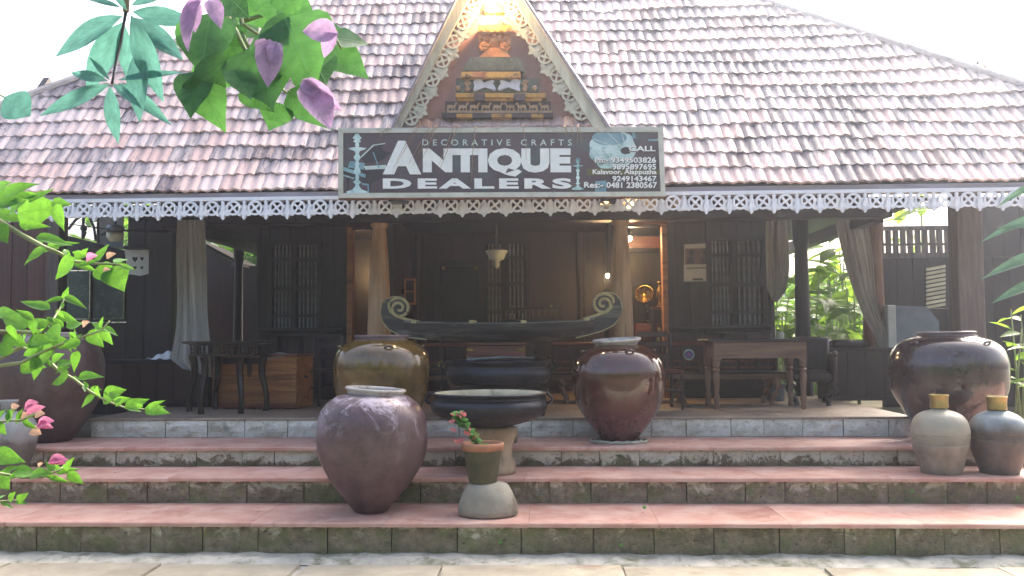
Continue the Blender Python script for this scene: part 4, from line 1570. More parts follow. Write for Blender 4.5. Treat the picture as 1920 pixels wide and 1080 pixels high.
jar('reddish jar whose shoulder shows above the dull dark jar', 100, 700, 9.3, rowsb, .0024, 'jar_brown', .17, .02, 'rim_dark', (0, 0), 0, (0, 0), .006, 6, 0, AZ(700, 9.3) + .0)
# plinth that lifts it
pc = at(100, 700, 9.3)
pl = thing('wooden_stand', 'square wooden stand under the reddish jar', 'stand', (pc.x, 9.3, ZF))
MB().box(-.25, .25, -.25, .25, pc.z - ZF - .05, pc.z - ZF, .006).build('top', M['wood_dark_x'], pl)
for sx in (-1, 1):
    for sy in (-1, 1):
        MB().box(sx * .2 - .03, sx * .2 + .03, sy * .2 - .03, sy * .2 + .03, 0, pc.z - ZF - .052).build('leg', M['wood_dark'], pl)


def small_jar(label, px, py, Y, matname, collar, z, rows, k, grooves):
    c = at(px, py, Y)
    t = thing('stoneware_jar', label, 'jar', (c.x, Y, z), 'small stoneware jars')
    pr = smooth_prof(prof_px(rows, k))
    if grooves:
        zg = [p for p in grooves]
        out = []
        for r, zq in pr:
            out.append((r, zq))
        ex = []
        for gz in zg:
            rr_ = min(pr, key=lambda p: abs(p[1] - gz))[0]
            ex += [(rr_, gz - .006), (rr_ - .006, gz - .003), (rr_ - .006, gz + .003), (rr_, gz + .006)]
        out = [p for p in out if all(abs(p[1] - g_) > .009 for g_ in zg)] + ex
        pr = sorted(out, key=lambda p: p[1])
    MB().lathe([(pr[0][0] * .9, 0)] + pr + [(.01, pr[-1][1])], seg=44, wob=.004, seed=int(px)).build('jar_body', M[matname], t, 'all')
    top = pr[-1]
    if collar:
        a = top[0]
        MB().lathe([(a * .95, top[1] + .001), (a * 1.25, top[1] + .006), (a * 1.28, top[1] + .02), (a * 1.22, top[1] + .05), (a * 1.28, top[1] + .10), (a * 1.36, top[1] + .105), (a * 1.36, top[1] + .115), (a * 1.1, top[1] + .115), (a * 1.05, top[1] + .03), (.01, top[1] + .028)], seg=32).build('brass_collar', M['brass_dull'], t, 'all')
    else:
        a = top[0]
        MB().lathe([(a, top[1] + .001), (a * 1.02, top[1] + .06), (a * 1.2, top[1] + .085), (a * 1.2, top[1] + .1), (a * .9, top[1] + .1), (a * .85, top[1] + .02), (.01, top[1] + .02)], seg=28).build('neck', M[matname], t, 'all')
    return t


ks = 7.48 / F / 3.0
rs = [(38, 625), (48, 632), (84, 643), (118, 664), (140, 698), (150, 745), (148, 800), (138, 850), (122, 900), (110, 945), (101, 976)]
gr = [(976 - y) * ks for y in (765, 778, 790, 802, 812)]
small_jar('sandy grey stoneware jar with ringed belly and brass collar, left of its twin', 1765, 885, 7.5, 'jar_sand', True, Z2, rs, ks, gr)
rs2 = [(40, 634), (60, 640), (95, 655), (125, 680), (146, 720), (152, 760), (146, 810), (134, 860), (118, 910), (104, 950), (98, 974)]
small_jar('blue grey stoneware jar with brown lower half and brass collar at the far right', 1874, 884, 7.5, 'jar_slate', True, Z2, rs2, ks, [(974 - y) * ks for y in (762, 772, 784)])
small_jar('rough grey stoneware jar beside the pink bougainvillea bracts', 14, 880, 7.55, 'jar_grey', False, Z2, rs2, ks * 1.02, [])

# rope coil under the brown jar
rc = at(1160, 827, 8.22)
rope = thing('rope_ring', 'flat ring of old rope around the foot of the reddish brown jar', 'rope', (rc.x, 8.2, Z3))
for i, r in enumerate((.205, .245)):
    pts = [(r * math.cos(2 * math.pi * q / 40) * (1.05 if i else 1), r * .8 * math.sin(2 * math.pi * q / 40), .014 + .004 * math.sin(q * 2.2)) for q in range(41)]
    MB().tube(pts, .014, 6).build('coil', M['cement'], rope, 'all')

# ================================================================== BOWLS
def uruli(label, px, yrim, Y, rpx, rows, k, zbase, inner):
    c = at(px, yrim, Y)
    t = thing('bronze_bowl', label, 'bowl', (c.x, Y, zbase), 'wide bronze cooking bowls')
    pr = smooth_prof(prof_px(rows, k), 3)
    rt_, zt = pr[-1]
    lip = [(rt_, zt + .001), (rt_ * .985, zt + .012), (rt_ * .94, zt + .008)]
    MB().lathe([(pr[0][0] * .8, 0)] + pr + lip, seg=56, wob=.003, seed=int(px), cap='base').build('bowl_body', M['black_metal'], t, 'all')
    ins = [(rt_ * .94, zt + .007), (rt_ * .86, zt - .03), (rt_ * .9, zt - .09), (rt_ * .7, zt * .35), (.01, zt * .25)]
    MB().lathe(ins, seg=48, cap=False).build('bowl_inside', M[inner], t, 'all')
    for sx in (-1, 1):
        pts = [(sx * (rt_ - .01 + .055 * math.sin(math.pi * q / 10)), -.03 + .0 * q, zt + .008 - .095 * q / 10 - .01 * math.sin(math.pi * q / 10)) for q in range(11)]
        MB().tube(pts, .012, 8).build('handle', M['black_metal'], t, 'all')
    return t


kb = 7.48 / F / 3.176
rowsl = [(345, 312), (330, 322), (318, 338), (335, 352), (347, 375), (345, 398), (332, 420), (325, 426), (326, 430), (290, 452), (225, 478), (150, 498), (100, 508)]
zlow = AZ(800, 7.48)
uruli('wide black bronze bowl with pale inside on a stone pedestal', 917, 735, 7.5, 108, rowsl, kb, zlow, 'bronze_in')
ku = 8.95 / F / 3.176
rowsu = [(318, 120), (308, 130), (296, 146), (300, 156), (312, 178), (314, 200), (306, 224), (299, 236), (299, 240), (270, 258), (200, 272), (120, 280)]
zup = AZ(640 + 280 / 3.176, 8.95)
uruli('black bronze bowl with a metal bar lying across its rim', 935, 678, 8.98, 100, rowsu, ku, zup, 'black_metal')
# stand of the upper bowl
uc = at(935, 700, 8.98)
st = thing('low_stand', 'low dark stand with thin legs under the rear bronze bowl', 'stand', (uc.x, 8.98, ZF))
hs_ = zup - ZF
MB().box(-.5, .5, -.22, .22, hs_ - .035, hs_ - .001, .006).build('top', M['wood_black'], st)
for sx in (-1, 1):
    for sy in (-1, 1):
        MB().tube([(sx * .44, sy * .18, 0), (sx * .46, sy * .18, hs_ * .5), (sx * .44, sy * .18, hs_ - .036)], [.022, .018, .026], 8).build('leg', M['wood_black'], st)
# bar on the rim
b0, b1 = at(886, 671, 8.98), at(1000, 671, 8.98)
zr_ = zup + (280 - 120) * ku + .012
bar = thing('metal_bar', 'grey metal bar with a hooked end lying across the rear bowl', 'bar', ((b0.x + b1.x) / 2, 8.98, zr_))
hl = (b1.x - b0.x) / 2
# long flat bar resting front to back on the rim, skewed
MB().tube([(-hl, -.30, .012), (0, -.02, .030), (hl, .26, .012)], .011, 8).build('shaft', M['grey_metal'], bar, 'all')
MB().box(-hl - .03, -hl + .03, -.33, -.28, .0, .035, .006).build('end_block', M['grey_metal'], bar)
MB().tube([(hl, .26, .012), (hl + .03, .28, .03), (hl + .035, .29, .07), (hl, .28, .075)], .009, 8).build('hook', M['iron'], bar, 'all')
# brass disc by the olive jar
bd = at(828, 684, 9.1)
disc = thing('brass_horn', 'small brass horn mouth shining beside the olive gold jar', 'horn', (bd.x, 9.1, ZF))
zz_ = bd.z - ZF
m = Matrix.Translation((0, 0, zz_)) @ Matrix.Rotation(R(80), 4, 'X')
MB().lathe([(.036, .02), (.034, .025), (.02, -.01), (.012, -.06), (.008, -.12)], seg=20).xform(m).build('horn', M['brass'], disc, 'all')
MB().tube([(0, .06, 0), (0, .06, zz_ - .02)], .008, 8).build('stand', M['iron'], disc)
MB().lathe([(.06, 0), (.06, .012), (.02, .02), (.01, .025)], 0, .06, 0, 18).build('base', M['iron'], disc)

# pedestal
pc = at(917, 885, 7.5)
ped = thing('stone_pedestal', 'tan stone pedestal carrying the wide black bowl', 'pedestal', (pc.x + .03, 7.5, Z2))
hp = zlow - Z2
MB().lathe([(.19, 0), (.195, .03), (.19, .10), (.165, .13), (.16, .2), (.175, .26), (.20, hp - .06), (.205, hp - .01), (.17, hp + .004)], seg=32, wob=.01).build('shaft', M['stone_tan'], ped, 'all')
bk = at(958, 822, 8.2)
blk = thing('stone_block', 'small tan stone block behind the pedestal of the black bowl', 'block', (bk.x, 8.2, Z3))
bb = MB().box(-.10, .06, -.08, .08, 0, .135, .015)
bb.build('stone_block_body', M['stone_tan'], blk)

# ================================================================== FLOWER POT
c = at(914, 963, 6.76)
sb = thing('rounded_stone', 'rounded grey stone block under the potted flowering plant', 'stone', (c.x, 6.80, Z1))
kk = 6.76 / F
b = MB().lathe([(.19, 0), (.222, .012), (.226, .05), (.215, .10), (.19, .16), (.165, .21), (.145, .236), (.11, .248), (.01, .25)], seg=40, sy=.8, wob=.018, seed=4)
b.build('stone', M['stone_grey'], sb, 'all')
pt = at(905, 905, 6.78)
zp = Z1 + .247
pot = thing('flower_pot', 'mossy clay pot with orange rim on a rounded stone block', 'pot', (pt.x, 6.80, zp))
ph = .30
MB().lathe([(.10, 0), (.106, .004), (.145, ph - .055), (.146, ph - .052), (.12, ph - .05), (.115, ph - .1), (.01, ph - .1)], seg=36).build('pot_body', M['pot_green'], pot, 'all')
MB().lathe([(.147, ph - .058), (.158, ph - .054), (.164, ph - .02), (.162, ph - .004), (.15, ph), (.142, ph - .01), (.14, ph - .05)], seg=36).build('pot_rim', M['clay'], pot, 'all')
MB().lathe([(.141, ph - .03), (.1, ph - .02), (.05, ph - .012), (.01, ph - .014)], seg=24, wob=.03).build('soil', M['earth_pot'], pot, 'all')

# ------------------------------------------------------------------ leaves
def leaf_bm(w, fold, curl, n=6, kind='heart', rip=.0, seed=0):
    """unit leaf: base at 0, tip at +Y, face to +Z, half width w"""
    r = random.Random(seed)
    b = bmesh.new()
    L, C, Rr = [], [], []
    for i in range(n + 1):
        t = i / n
        if kind == 'heart':
            ww = (math.sin(math.pi * t ** .6) ** .85 * (1.08 - .5 * t ** 3)) if 0 < t < 1 else 0
        elif kind == 'lance':
            ww = math.sin(math.pi * t ** .9) ** 1.0 if 0 < t < 1 else 0
        else:
            ww = math.sin(math.pi * t ** .75) ** .8 if 0 < t < 1 else 0
        ww = max(ww, .02) * w
        z = -curl * t * t
        zf = fold * ww
        C.append(b.verts.new((0, t, z)))
        L.append(b.verts.new((-ww, t - (.05 * (1 - t) if kind == 'heart' else 0), z + zf + r.uniform(-rip, rip))))
        Rr.append(b.verts.new((ww, t - (.05 * (1 - t) if kind == 'heart' else 0), z + zf + r.uniform(-rip, rip))))
    for i in range(n):
        b.faces.new((C[i], C[i + 1], L[i + 1], L[i]))
        b.faces.new((C[i], Rr[i], Rr[i + 1], C[i + 1]))
    return b


def leaf_mesh(name, m, *a, **k):
    b = leaf_bm(*a, **k)
    b.normal_update()
    me = bpy.data.meshes.new(name)
    b.to_mesh(me)
    b.free()
    me.materials.append(m)
    me.polygons.foreach_set('use_smooth', [True] * len(me.polygons))
    return me


def leaf_matrix(base, tip, face, wscale, roll=0.0):
    y = (tip - base)
    L = y.length
    y = y / L
    z = face - y * face.dot(y)
    z.normalize()
    x = y.cross(z)
    m = Matrix((x, y, z)).transposed().to_4x4()
    m = Matrix.Translation(base) @ m @ Matrix.Rotation(roll, 4, 'Y') @ Matrix.Diagonal((L * wscale, L, L, 1))
    return m


def put_leaf(parent, name, me, base, tip, face, wscale, roll=0.0):
    m = Matrix.Translation(-WL[parent]) @ leaf_matrix(base, tip, face, wscale, roll)
    return linkm(name, me, parent, m)


# flowering plant in the pot
pp = thing('flowering_plant', 'thorny potted plant leaning left with green leaves and red flowers', 'plant', (pt.x, 6.80, zp + ph - .02))
SP = [at(x, y, Y) for x, y, Y in ((897, 838, 6.80), (886, 818, 6.79), (872, 800, 6.78), (862, 786, 6.78), (858, 774, 6.78))]
SP2 = [at(x, y, Y) for x, y, Y in ((898, 838, 6.80), (893, 826, 6.76), (888, 815, 6.74))]
MB().tube(SP, [.010, .009, .008, .007, .005], 7).build('stem', M['bark'], pp, 'all', world=True)
MB().tube(SP2, [.008, .007, .005], 7).build('stem', M['bark'], pp, 'all', world=True)
sm_leaf = [leaf_mesh('small_leaf', M['leaf_small'], .32, .25, .18, 4, 'ovate', seed=i) for i in range(2)]
rl = random.Random(21)
for i in range(150):
    t = rl.random() ** .7
    q = t * 3.99
    base = SP[int(q)].lerp(SP[int(q) + 1], q % 1)
    a = rl.uniform(0, 6.28)
    d = Vector((math.cos(a), math.sin(a), rl.uniform(-.1, .8))).normalized()
    L = rl.uniform(.038, .064)
    put_leaf(pp, 'leaf', sm_leaf[i % 2], base, base + d * L, Vector((d.x * -.3, -.6, 1)), 1.0)
for i in range(18):
    base = SP2[1].lerp(SP2[2], rl.random())
    a = rl.uniform(0, 6.28)
    d = Vector((math.cos(a), math.sin(a), rl.uniform(0, .8))).normalized()
    put_leaf(pp, 'leaf', sm_leaf[i % 2], base, base + d * .048, Vector((0, -.6, 1)), 1.0)
for i in range(5):
    base = at(902 + i * 3, 838, 6.74)
    put_leaf(pp, 'leaf', sm_leaf[i % 2], base, base + Vector((rl.uniform(-.02, .03), -.01, .03)), Vector((0, -1, .6)), 1.0)
fl_me = MB()
for kx in range(2):
    for q in range(9):
        pass
fb = bmesh.new()
for sgn in (-1, 1):
    lb = [fb.verts.new((.016 * math.cos(t) * (1.1) + sgn * .010, .014 * math.sin(t), .004 + .004 * math.cos(2 * t))) for t in [2 * math.pi * i / 9 for i in range(9)]]
    cc = fb.verts.new((sgn * .006, 0, -.002))
    for i in range(9):
        fb.faces.new((cc, lb[i], lb[(i + 1) % 9]))
fme = bpy.data.meshes.new('flower')
fb.to_mesh(fme)
fb.free()
fme.materials.append(M['petal_red'])
fl_me.bm.free()
for (x, y) in ((847, 778), (856, 776), (868, 775), (862, 781), (850, 806), (847, 790), (871, 811), (880, 806), (877, 813), (893, 816), (887, 821), (864, 826), (856, 828), (869, 779)):
    p = at(x, y, 6.74 + rl.uniform(-.02, .02))
    o = link('flower', fme, pp, p, (R(60) + rl.uniform(-.4, .4), rl.uniform(-.5, .5), rl.uniform(0, 3)), (1, 1, 1), world=True)

# ================================================================== BOAT
YB = 9.7
bc = at(940, 642, YB)
boat = thing('model_boat', 'long dark wooden model boat with curled cream trimmed scroll ends', 'model boat', (bc.x, YB, bc.z))
topL = [(760, 603), (780, 605), (800, 606), (850, 607.5), (900, 608), (940, 608), (985, 607.5), (1030, 606), (1070, 604), (1095, 601), (1115, 597)]
botL = [(760, 632), (780, 635), (800, 637), (850, 640), (900, 641.5), (940, 642), (985, 641.5), (1030, 640), (1070, 637), (1095, 633.5), (1115, 628)]
wid = [.06, .09, .12, .16, .18, .185, .18, .16, .12, .09, .06]
b = MB()
ringv = []
for (tx, ty), (bx, by), w in zip(topL, botL, wid):
    zt, zb = at(tx, ty, YB).z, at(tx, by, YB).z
    X = at(tx, ty, YB).x
    ring = []
    for q in range(13):
        a = math.pi * q / 12
        ring.append(b.bm.verts.new((X, YB - w * math.cos(a) * (1 if q not in (0, 12) else 1), zt - (zt - zb) * math.sin(a) ** .8)))
    # sunken deck
    ring.append(b.bm.verts.new((X, YB + w * .82, zt)))
    ring.append(b.bm.verts.new((X, YB + w * .78, zt - .03)))
    ring.append(b.bm.verts.new((X, YB - w * .78, zt - .03)))
    ring.append(b.bm.verts.new((X, YB - w * .82, zt)))
    ringv.append(ring)
for A, B in zip(ringv, ringv[1:]):
    for q in range(len(A)):
        j = (q + 1) % len(A)
        b.bm.faces.new((A[q], A[j], B[j], B[q]))
b.bm.faces.new(ringv[0])
b.bm.faces.new(ringv[-1][::-1])
hull = b.build('hull', M['boat'], boat, True, True)
# gunwale strips
for sy in (-1, 1):
    pts = [Vector((at(x, y, YB).x, YB + sy * w * .91, at(x, y, YB).z + .004)) for (x, y), w in zip(topL, wid)]
    MB().tube(pts, .014, 6).build('gunwale', M['boat_top'], boat, world=True)
def arc(cx, cy, r, a0, a1, n):
    return [(cx + r * math.cos(R(a0 + (a1 - a0) * i / n)), cy - r * math.sin(R(a0 + (a1 - a0) * i / n))) for i in range(n + 1)]


def prow(flip):
    if not flip:
        cx, cy = 746, 578
        f = lambda p: p
    else:
        cx, cy = 746, 578
        # the right end stands a little higher
        f = lambda p: (1880 - p[0] - 1 + .5, p[1] - 8 + max(0, (p[0] - 762)) * .12)
    outer = [(800, 637), (770, 633.5), (748, 628), (729, 618), (717, 603), (713, 586), (716, 570), (725, 560), (737, 556), (749, 556.5), (760, 562), (767, 571), (768, 582), (764, 590), (757, 594), (752, 594), (760, 600), (772, 603.5), (786, 605.5), (800, 606)]
    pts = [f(p) for p in outer]
    MB().pxprism(pts, YB - .05, .10).build('prow', M['boat'], boat, world=True)
    # cream spiral and outline, on both faces
    for Yf in (YB - .054, YB + .054):
        sp = []
        for i in range(46):
            t = i / 45
            a = R(-40 + 800 * t)
            r = 17.5 * (1 - t) ** .8 + 1.0
            sp.append((cx + 1 + r * math.cos(a), cy + r * math.sin(a) * -1))
        start = [(786, 603.5), (772, 601.5), (757, 597.5), (742, 592), (732, 583.5), (729, 574), (734, 565)]
        sp = []
        for i in range(50):
            t = i / 49
            a = R(150 - 640 * t)
            r = 18.5 * (1 - t) ** .8 + 2.2
            sp.append((cx + 2 + r * math.cos(a), cy - r * math.sin(a)))
        line = start[:-1] + sp
        MB().tube([at(*f(p), Yf) for p in line], [.0165] * (len(line) - 12) + [.0165 - .0004 * i for i in range(12)], 6).build('scroll_trim', M['cream'], boat, True, True)
        ol = [(800, 636.8)] + outer[1:12]
        MB().tube([at(*f(p), Yf) for p in ol], .006, 6).build('edge_trim', M['cream'], boat, True, True)


prow(False)
prow(True)
for x in (778, 887, 982, 1100):
    p = at(x, 604 if x < 1090 else 599, YB)
    w = .19 if 800 < x < 1090 else .1
    MB().box(p.x - .028, p.x + .028, YB - w, YB + w, p.z - .014, p.z + .018, .004).build('thwart', M['cream'], boat, world=True)

# chest under the boat
cx0, cx1 = at(875, 640, 9.55).x, at(984, 640, 9.55).x
chest = thing('brass_bound_chest', 'upright red brown chest with brass corner straps under the model boat', 'chest', ((cx0 + cx1) / 2, 9.7, ZF))
hw = (cx1 - cx0) / 2
hc = bc.z - ZF - .001
MB().box(-hw, hw, -.17, .2, .05, hc - .03, .008).build('body', M['wood_red_x'], chest)
MB().box(-hw - .015, hw + .015, -.185, .215, hc - .03, hc, .006).build('lid', M['wood_red_x'], chest)
MB().box(-hw + .02, hw - .02, -.15, .18, 0, .05).build('base', M['wood_dark'], chest)
MB().box(-hw + .1, hw - .1, -.178, -.171, .16, hc - .12, .004).build('panel', M['wood_red_x'], chest)
for sx in (-1, 1):
    for zq in (hc - .08, hc - .17, hc - .26, .35, .2):
        MB().box(sx * hw - sx * .075, sx * hw + sx * .004, -.176, -.10, zq - .008, zq + .008).build('brass_strap', M['brass'], chest)

# ================================================================== FURNITURE
def turned(h, r, seg=12):
    return [(r * .7, 0), (r * .95, .03), (r * .7, .06), (r * .95, .10), (r, .13), (r * .6, .16), (r * .75, .2), (r * .95, h * .6), (r * 1.02, h * .72), (r * .7, h * .76), (r * 1.1, h * .80), (r * 1.1, h * .83), (r * .7, h * .86), (r * 1.0, h * .9)]


# right table
tx0, tx1 = at(1324, 640, 9.5).x, at(1522, 640, 9.5).x
ty0 = 9.42
tab = thing('side_table', 'plain brown table with pale apron and turned legs, right of the glazed jar', 'table', ((tx0 + tx1) / 2, ty0 + .33, ZF))
hw = (tx1 - tx0) / 2
ht = AZ(638, ty0) - ZF
MB().box(-hw, hw, -.33, .33, ht - .035, ht, .008).build('tabletop', M['wood_dark_x'], tab)
za = AZ(674, ty0) - ZF
for sy in (-1, 1):
    y = sy * .285
    b = MB()
    xw = hw - .07
    b.prism([(-xw, ht - .036), (-xw, za - .03), (-xw + .06, za - .03), (-xw + .09, za), (xw - .09, za), (xw - .06, za - .03), (xw, za - .03), (xw, ht - .036)], y - .012, y + .012)
    b.build('apron', M['wood_mid'], tab)
for sx in (-1, 1):
    MB().box(sx * (hw - .09) - .012, sx * (hw - .09) + .012, -.27, .27, za, ht - .037).build('apron', M['wood_mid'], tab)
    for sy in (-1, 1):
        lx, ly = sx * (hw - .10), sy * .25
        b = MB().lathe([(r * .036, z) for r, z in [(r_ / .036 * 1, z_) for r_, z_ in turned(za - .03, .036)]], lx, ly, 0, 14)
        b.box(lx - .034, lx + .034, ly - .034, ly + .034, za - .09, ht - .038, .003)
        b.build('leg', M['wood_mid_z'], tab, True)


def cabriole(x, y, h, m, parent, sx=1, sy=-1, w=.05):
    b = MB()
    pts, rs_ = [], []
    for i in range(9):
        t = i / 8
        off = .035 * math.sin(2 * math.pi * (1 - t) * .85)
        pts.append((x + sx * off, y, h * t))
        rs_.append(w * (.45 + .35 * t + .25 * max(0, t - .6)))
    rs_[0] = w * .62
    b.tube(pts, rs_, 8).build('leg', M[m], parent, True)


def settee(label, px0, px1, Y, medallion):
    x0, x1 = at(px0, 640, Y).x, at(px1, 640, Y).x
    hw = (x1 - x0) / 2
    t = thing('settee', label, 'settee', ((x0 + x1) / 2, Y + .25, ZF), 'low wooden settees on the verandah')
    zs = AZ(700, Y) - ZF
    ze = AZ(713, Y) - ZF
    zt = AZ(645, Y) - ZF
    MB().box(-hw, hw, -.25, .25, zs - .02, zs, .006).build('seat', M['wood_dark_x'], t)
    MB().box(-hw + .02, hw - .02, -.235, -.205, ze, zs - .021, .004).build('seat_rail', M['wood_mid'], t)
    MB().box(-hw + .02, hw - .02, .2, .23, ze, zs - .021, .004).build('seat_rail', M['wood_mid'], t)
    # back: crest, middle rail, posts, short turned spindles below and slats above
    zm = zs + (zt - zs) * .34
    MB().box(-hw + .03, hw - .03, .20, .235, zt - .03, zt + .015, .01).build('crest_rail', M['wood_red_x'], t)
    MB().box(-hw + .03, hw - .03, .203, .232, zm - .012, zm + .012, .003).build('mid_rail', M['wood_red_x'], t)
    MB().box(-hw + .03, hw - .03, .203, .232, zs + .03, zs + .05, .003).build('low_rail', M['wood_red_x'], t)
    n = 6
    for i in range(n + 1):
        x = -hw + .05 + (2 * hw - .1) * i / n
        MB().box(x - .02, x + .02, .198, .237, zs + .001, zt - .031, .004).build('back_post', M['wood_red'], t)
    for i in range(n):
        xa = -hw + .05 + (2 * hw - .1) * i / n + .021
        xb = -hw + .05 + (2 * hw - .1) * (i + 1) / n - .021
        if i % 2 == 0:
            for q in range(4):
                x = xa + (xb - xa) * (q + .5) / 4
                MB().box(x - .008, x + .008, .212, .224, zm + .013, zt - .031).build('slat', M['wood_red'], t)
        else:
            MB().box(xa, xb, .212, .224, zm + .013, zt - .031, .003).build('back_panel', M['wood_red'], t)
        for q in range(5):
            x = xa + (xb - xa) * (q + .5) / 5
            MB().box(x - .007, x + .007, .212, .224, zs + .051, zm - .013).build('spindle', M['wood_red'], t)
    for sx in (-1, 1):
        for y in (-.2, .2):
            cabriole(sx * (hw - .17), y, ze, 'wood_mid_z', t, sx, -1, .055)
        if not medallion:
            MB().box(sx * hw - .02, sx * hw + .02, -.24, .2, zm + .05, zm + .09, .01).build('arm', M['wood_red'], t)
            MB().box(sx * hw - .018, sx * hw + .018, -.22, -.18, zs + .001, zm + .049, .004).build('arm_post', M['wood_red'], t)
    return t


s1 = settee('low wooden settee with a blue medallion on its back, behind the brown table', 1248, 1482, 10.0, True)
s2 = settee('low wooden settee between the olive jar and the brass strapped chest', 648, 870, 10.55, False)
s3 = copy_tree(s2, ((at(1032, 640, 10.55).x + at(1254, 640, 10.55).x) / 2, 10.8, ZF), label='low wooden settee between the brass strapped chest and the red brown jar')
mp = at(1292, 665, 10.0 + .25 + .19)
md = MB()
for r, y, m in ((.062, 0, 'white_enamel'),):
    md.lathe([(.01, .01), (.050, .01), (.056, .016), (.064, .012), (.066, 0), (.01, 0)], seg=28)
mm = Matrix.Translation((mp.x, 10.0 + .25 + .211, mp.z) - 0 * WL[s1] if False else Vector((mp.x, 10.461, mp.z)) - WL[s1]) @ Matrix.Rotation(R(90), 4, 'X')
md.xform(mm)
md.build('medallion', M['white_enamel'], s1, True)
MB().lathe([(.01, .014), (.046, .014), (.046, .011), (.01, .011)], seg=24).xform(mm).build('medallion_face', M['blue_enamel'], s1)
fl = MB()
for i in range(6):
    a = i * math.pi / 3
    fl.ball((.02 * math.cos(a), .02 * math.sin(a), .0145), .009, 8, 1, 1, .25)
fl.ball((0, 0, .0145), .009, 8, 1, 1, .3)
fl.xform(mm).build('medallion_flower', M['bract'], s1)

# chair beside the glazed jar
def chair(label, px, Y, rot, m, m2, seat_h=.42, w=.21, back_h=.86):
    c = at(px, 700, Y)
    t = thing('chair', label, 'chair', (c.x, Y, ZF), None, (0, 0, rot))
    MB().box(-w, w, -w, w, seat_h - .03, seat_h, .006).build('seat', M[m2], t)
    for sx in (-1, 1):
        MB().tube([(sx * (w - .02), -w + .02, 0), (sx * (w - .02), -w + .02, seat_h - .031)], [.017, .022], 8).build('leg', M[m], t, True)
        MB().tube([(sx * (w - .02), w + .02, 0), (sx * (w - .02), w - .02, seat_h), (sx * (w - .02), w + .07, back_h)], [.018, .022, .018], 8).build('leg', M[m], t, True)
        MB().box(sx * (w - .02) - .009, sx * (w - .02) + .009, -w + .02, w - .01, .17, .195).build('stretcher', M[m], t)
    MB().box(-w + .04, w - .04, -w + .012, -w + .03, .2, .225).build('stretcher', M[m], t)
    for zq in (.55, .69, .80):
        yq = w - .02 + .09 * (zq - seat_h) / (back_h - seat_h)
        MB().box(-w + .036, w - .036, yq - .01, yq + .01, zq - .03, zq + .03, .004).build('back_rail', M[m], t)
    return t


chair('reddish wooden chair mostly hidden by the red brown jar', 1237, 9.62, R(8), 'wood_red', 'wood_red_x', back_h=.80)
chair('dark wooden chair between the olive jar and the wheeled chest', 590, 10.35, R(-20), 'wood_dark', 'wood_dark_x', back_h=.8)
ac = at(1522, 700, 10.15)
arm = thing('armchair', 'dark solid armchair at the right end of the brown table', 'armchair', (ac.x, 10.2, ZF), None, (0, 0, R(-12)))
MB().box(-.21, .21, -.24, .24, .26, .38, .03).build('seat', M['wood_black'], arm, True)
MB().box(-.23, .23, .20, .28, .26, .76, .03).build('backrest', M['wood_dark'], arm, True)
for sx in (-1, 1):
    MB().box(sx * .215, sx * .265, -.25, .24, .24, .58, .02).build('arm', M['wood_dark'], arm, True)
    for y in (-.21, .22):
        cabriole(sx * .2, y, .245, 'wood_black', arm, sx, -1, .05)
    MB().ball((sx * .24, -.25, .57), .036, 10).build('arm_scroll', M['wood_black'], arm, 'all')

# octagonal table at the left
oc = at(428, 700, 9.45)
ot = thing('octagonal_table', 'dark carved many sided table with curved legs in front of the curtain', 'table', (oc.x, 9.45, ZF))
ho = AZ(636, 9.45) - ZF
rt_ = 84 * 9.45 / F
MB().lathe([(rt_ * .93, ho - .03), (rt_, ho - .022), (rt_ * 1.0, ho - .008), (rt_ * .96, ho), (.01, ho)], seg=8, a0=R(22.5)).build('tabletop', M['wood_black'], ot)
zf1, zf0 = ho - .031, AZ(664, 9.45) - ZF
rf = rt_ * .84
for ring_z0, ring_z1, nm in ((zf1 - .018, zf1, 'frieze_rail'), (zf0, zf0 + .02, 'frieze_rail')):
    MB().lathe([(rf * .95, ring_z0), (rf, ring_z0), (rf, ring_z1), (rf * .95, ring_z1), (rf * .95, ring_z0)], seg=8, a0=R(22.5)).build(nm, M['wood_black'], ot)
spm = MB().lathe([(.008, 0), (.014, .02), (.007, .035), (.013, .055), (.007, .075), (.012, zf1 - zf0 - .04)], seg=6).mesh('spindle', M['wood_black'], True)
for i in range(8):
    a0, a1 = R(22.5 + 45 * i), R(67.5 + 45 * i)
    p0, p1 = Vector((math.cos(a0), math.sin(a0))) * rf * .975, Vector((math.cos(a1), math.sin(a1))) * rf * .975
    for q in range(5):
        p = p0.lerp(p1, (q + .5) / 5)
        link('spindle', spm, ot, (p.x, p.y, zf0 + .0205))
    c_ = p0.lerp(p1, .5)
    bx = MB().box(-.04, .04, -.012, .012, zf0 + .021, zf1 - .019, .004)
    bx.xform(Matrix.Translation((c_.x, c_.y, 0)) @ Matrix.Rotation(math.atan2(c_.y, c_.x) + math.pi / 2, 4, 'Z'))
    bx.build('frieze_panel', M['wood_black'], ot)
for i in range(6):
    a = R(9 + 60 * i)
    d = Vector((math.cos(a), math.sin(a), 0))
    pts, rs_ = [], []
    for q in range(10):
        t = q / 9
        rr_ = rf * (.93 + .06 * math.sin(t * math.pi * 2.0) + .06 * (1 - t) ** 3)
        pts.append(d * rr_ + Vector((0, 0, (zf0 - .001) * t)))
        rs_.append(.024 + .018 * t)
    rs_[0] = .034
    rs_[1] = .028
    MB().tube(pts, rs_, 8).build('leg', M['wood_black'], ot, True)
    MB().ball(tuple(d * (pts[0].length) + Vector((0, 0, .02))), .026, 10, 1, 1, .75).build('foot', M['wood_black'], ot, 'all')

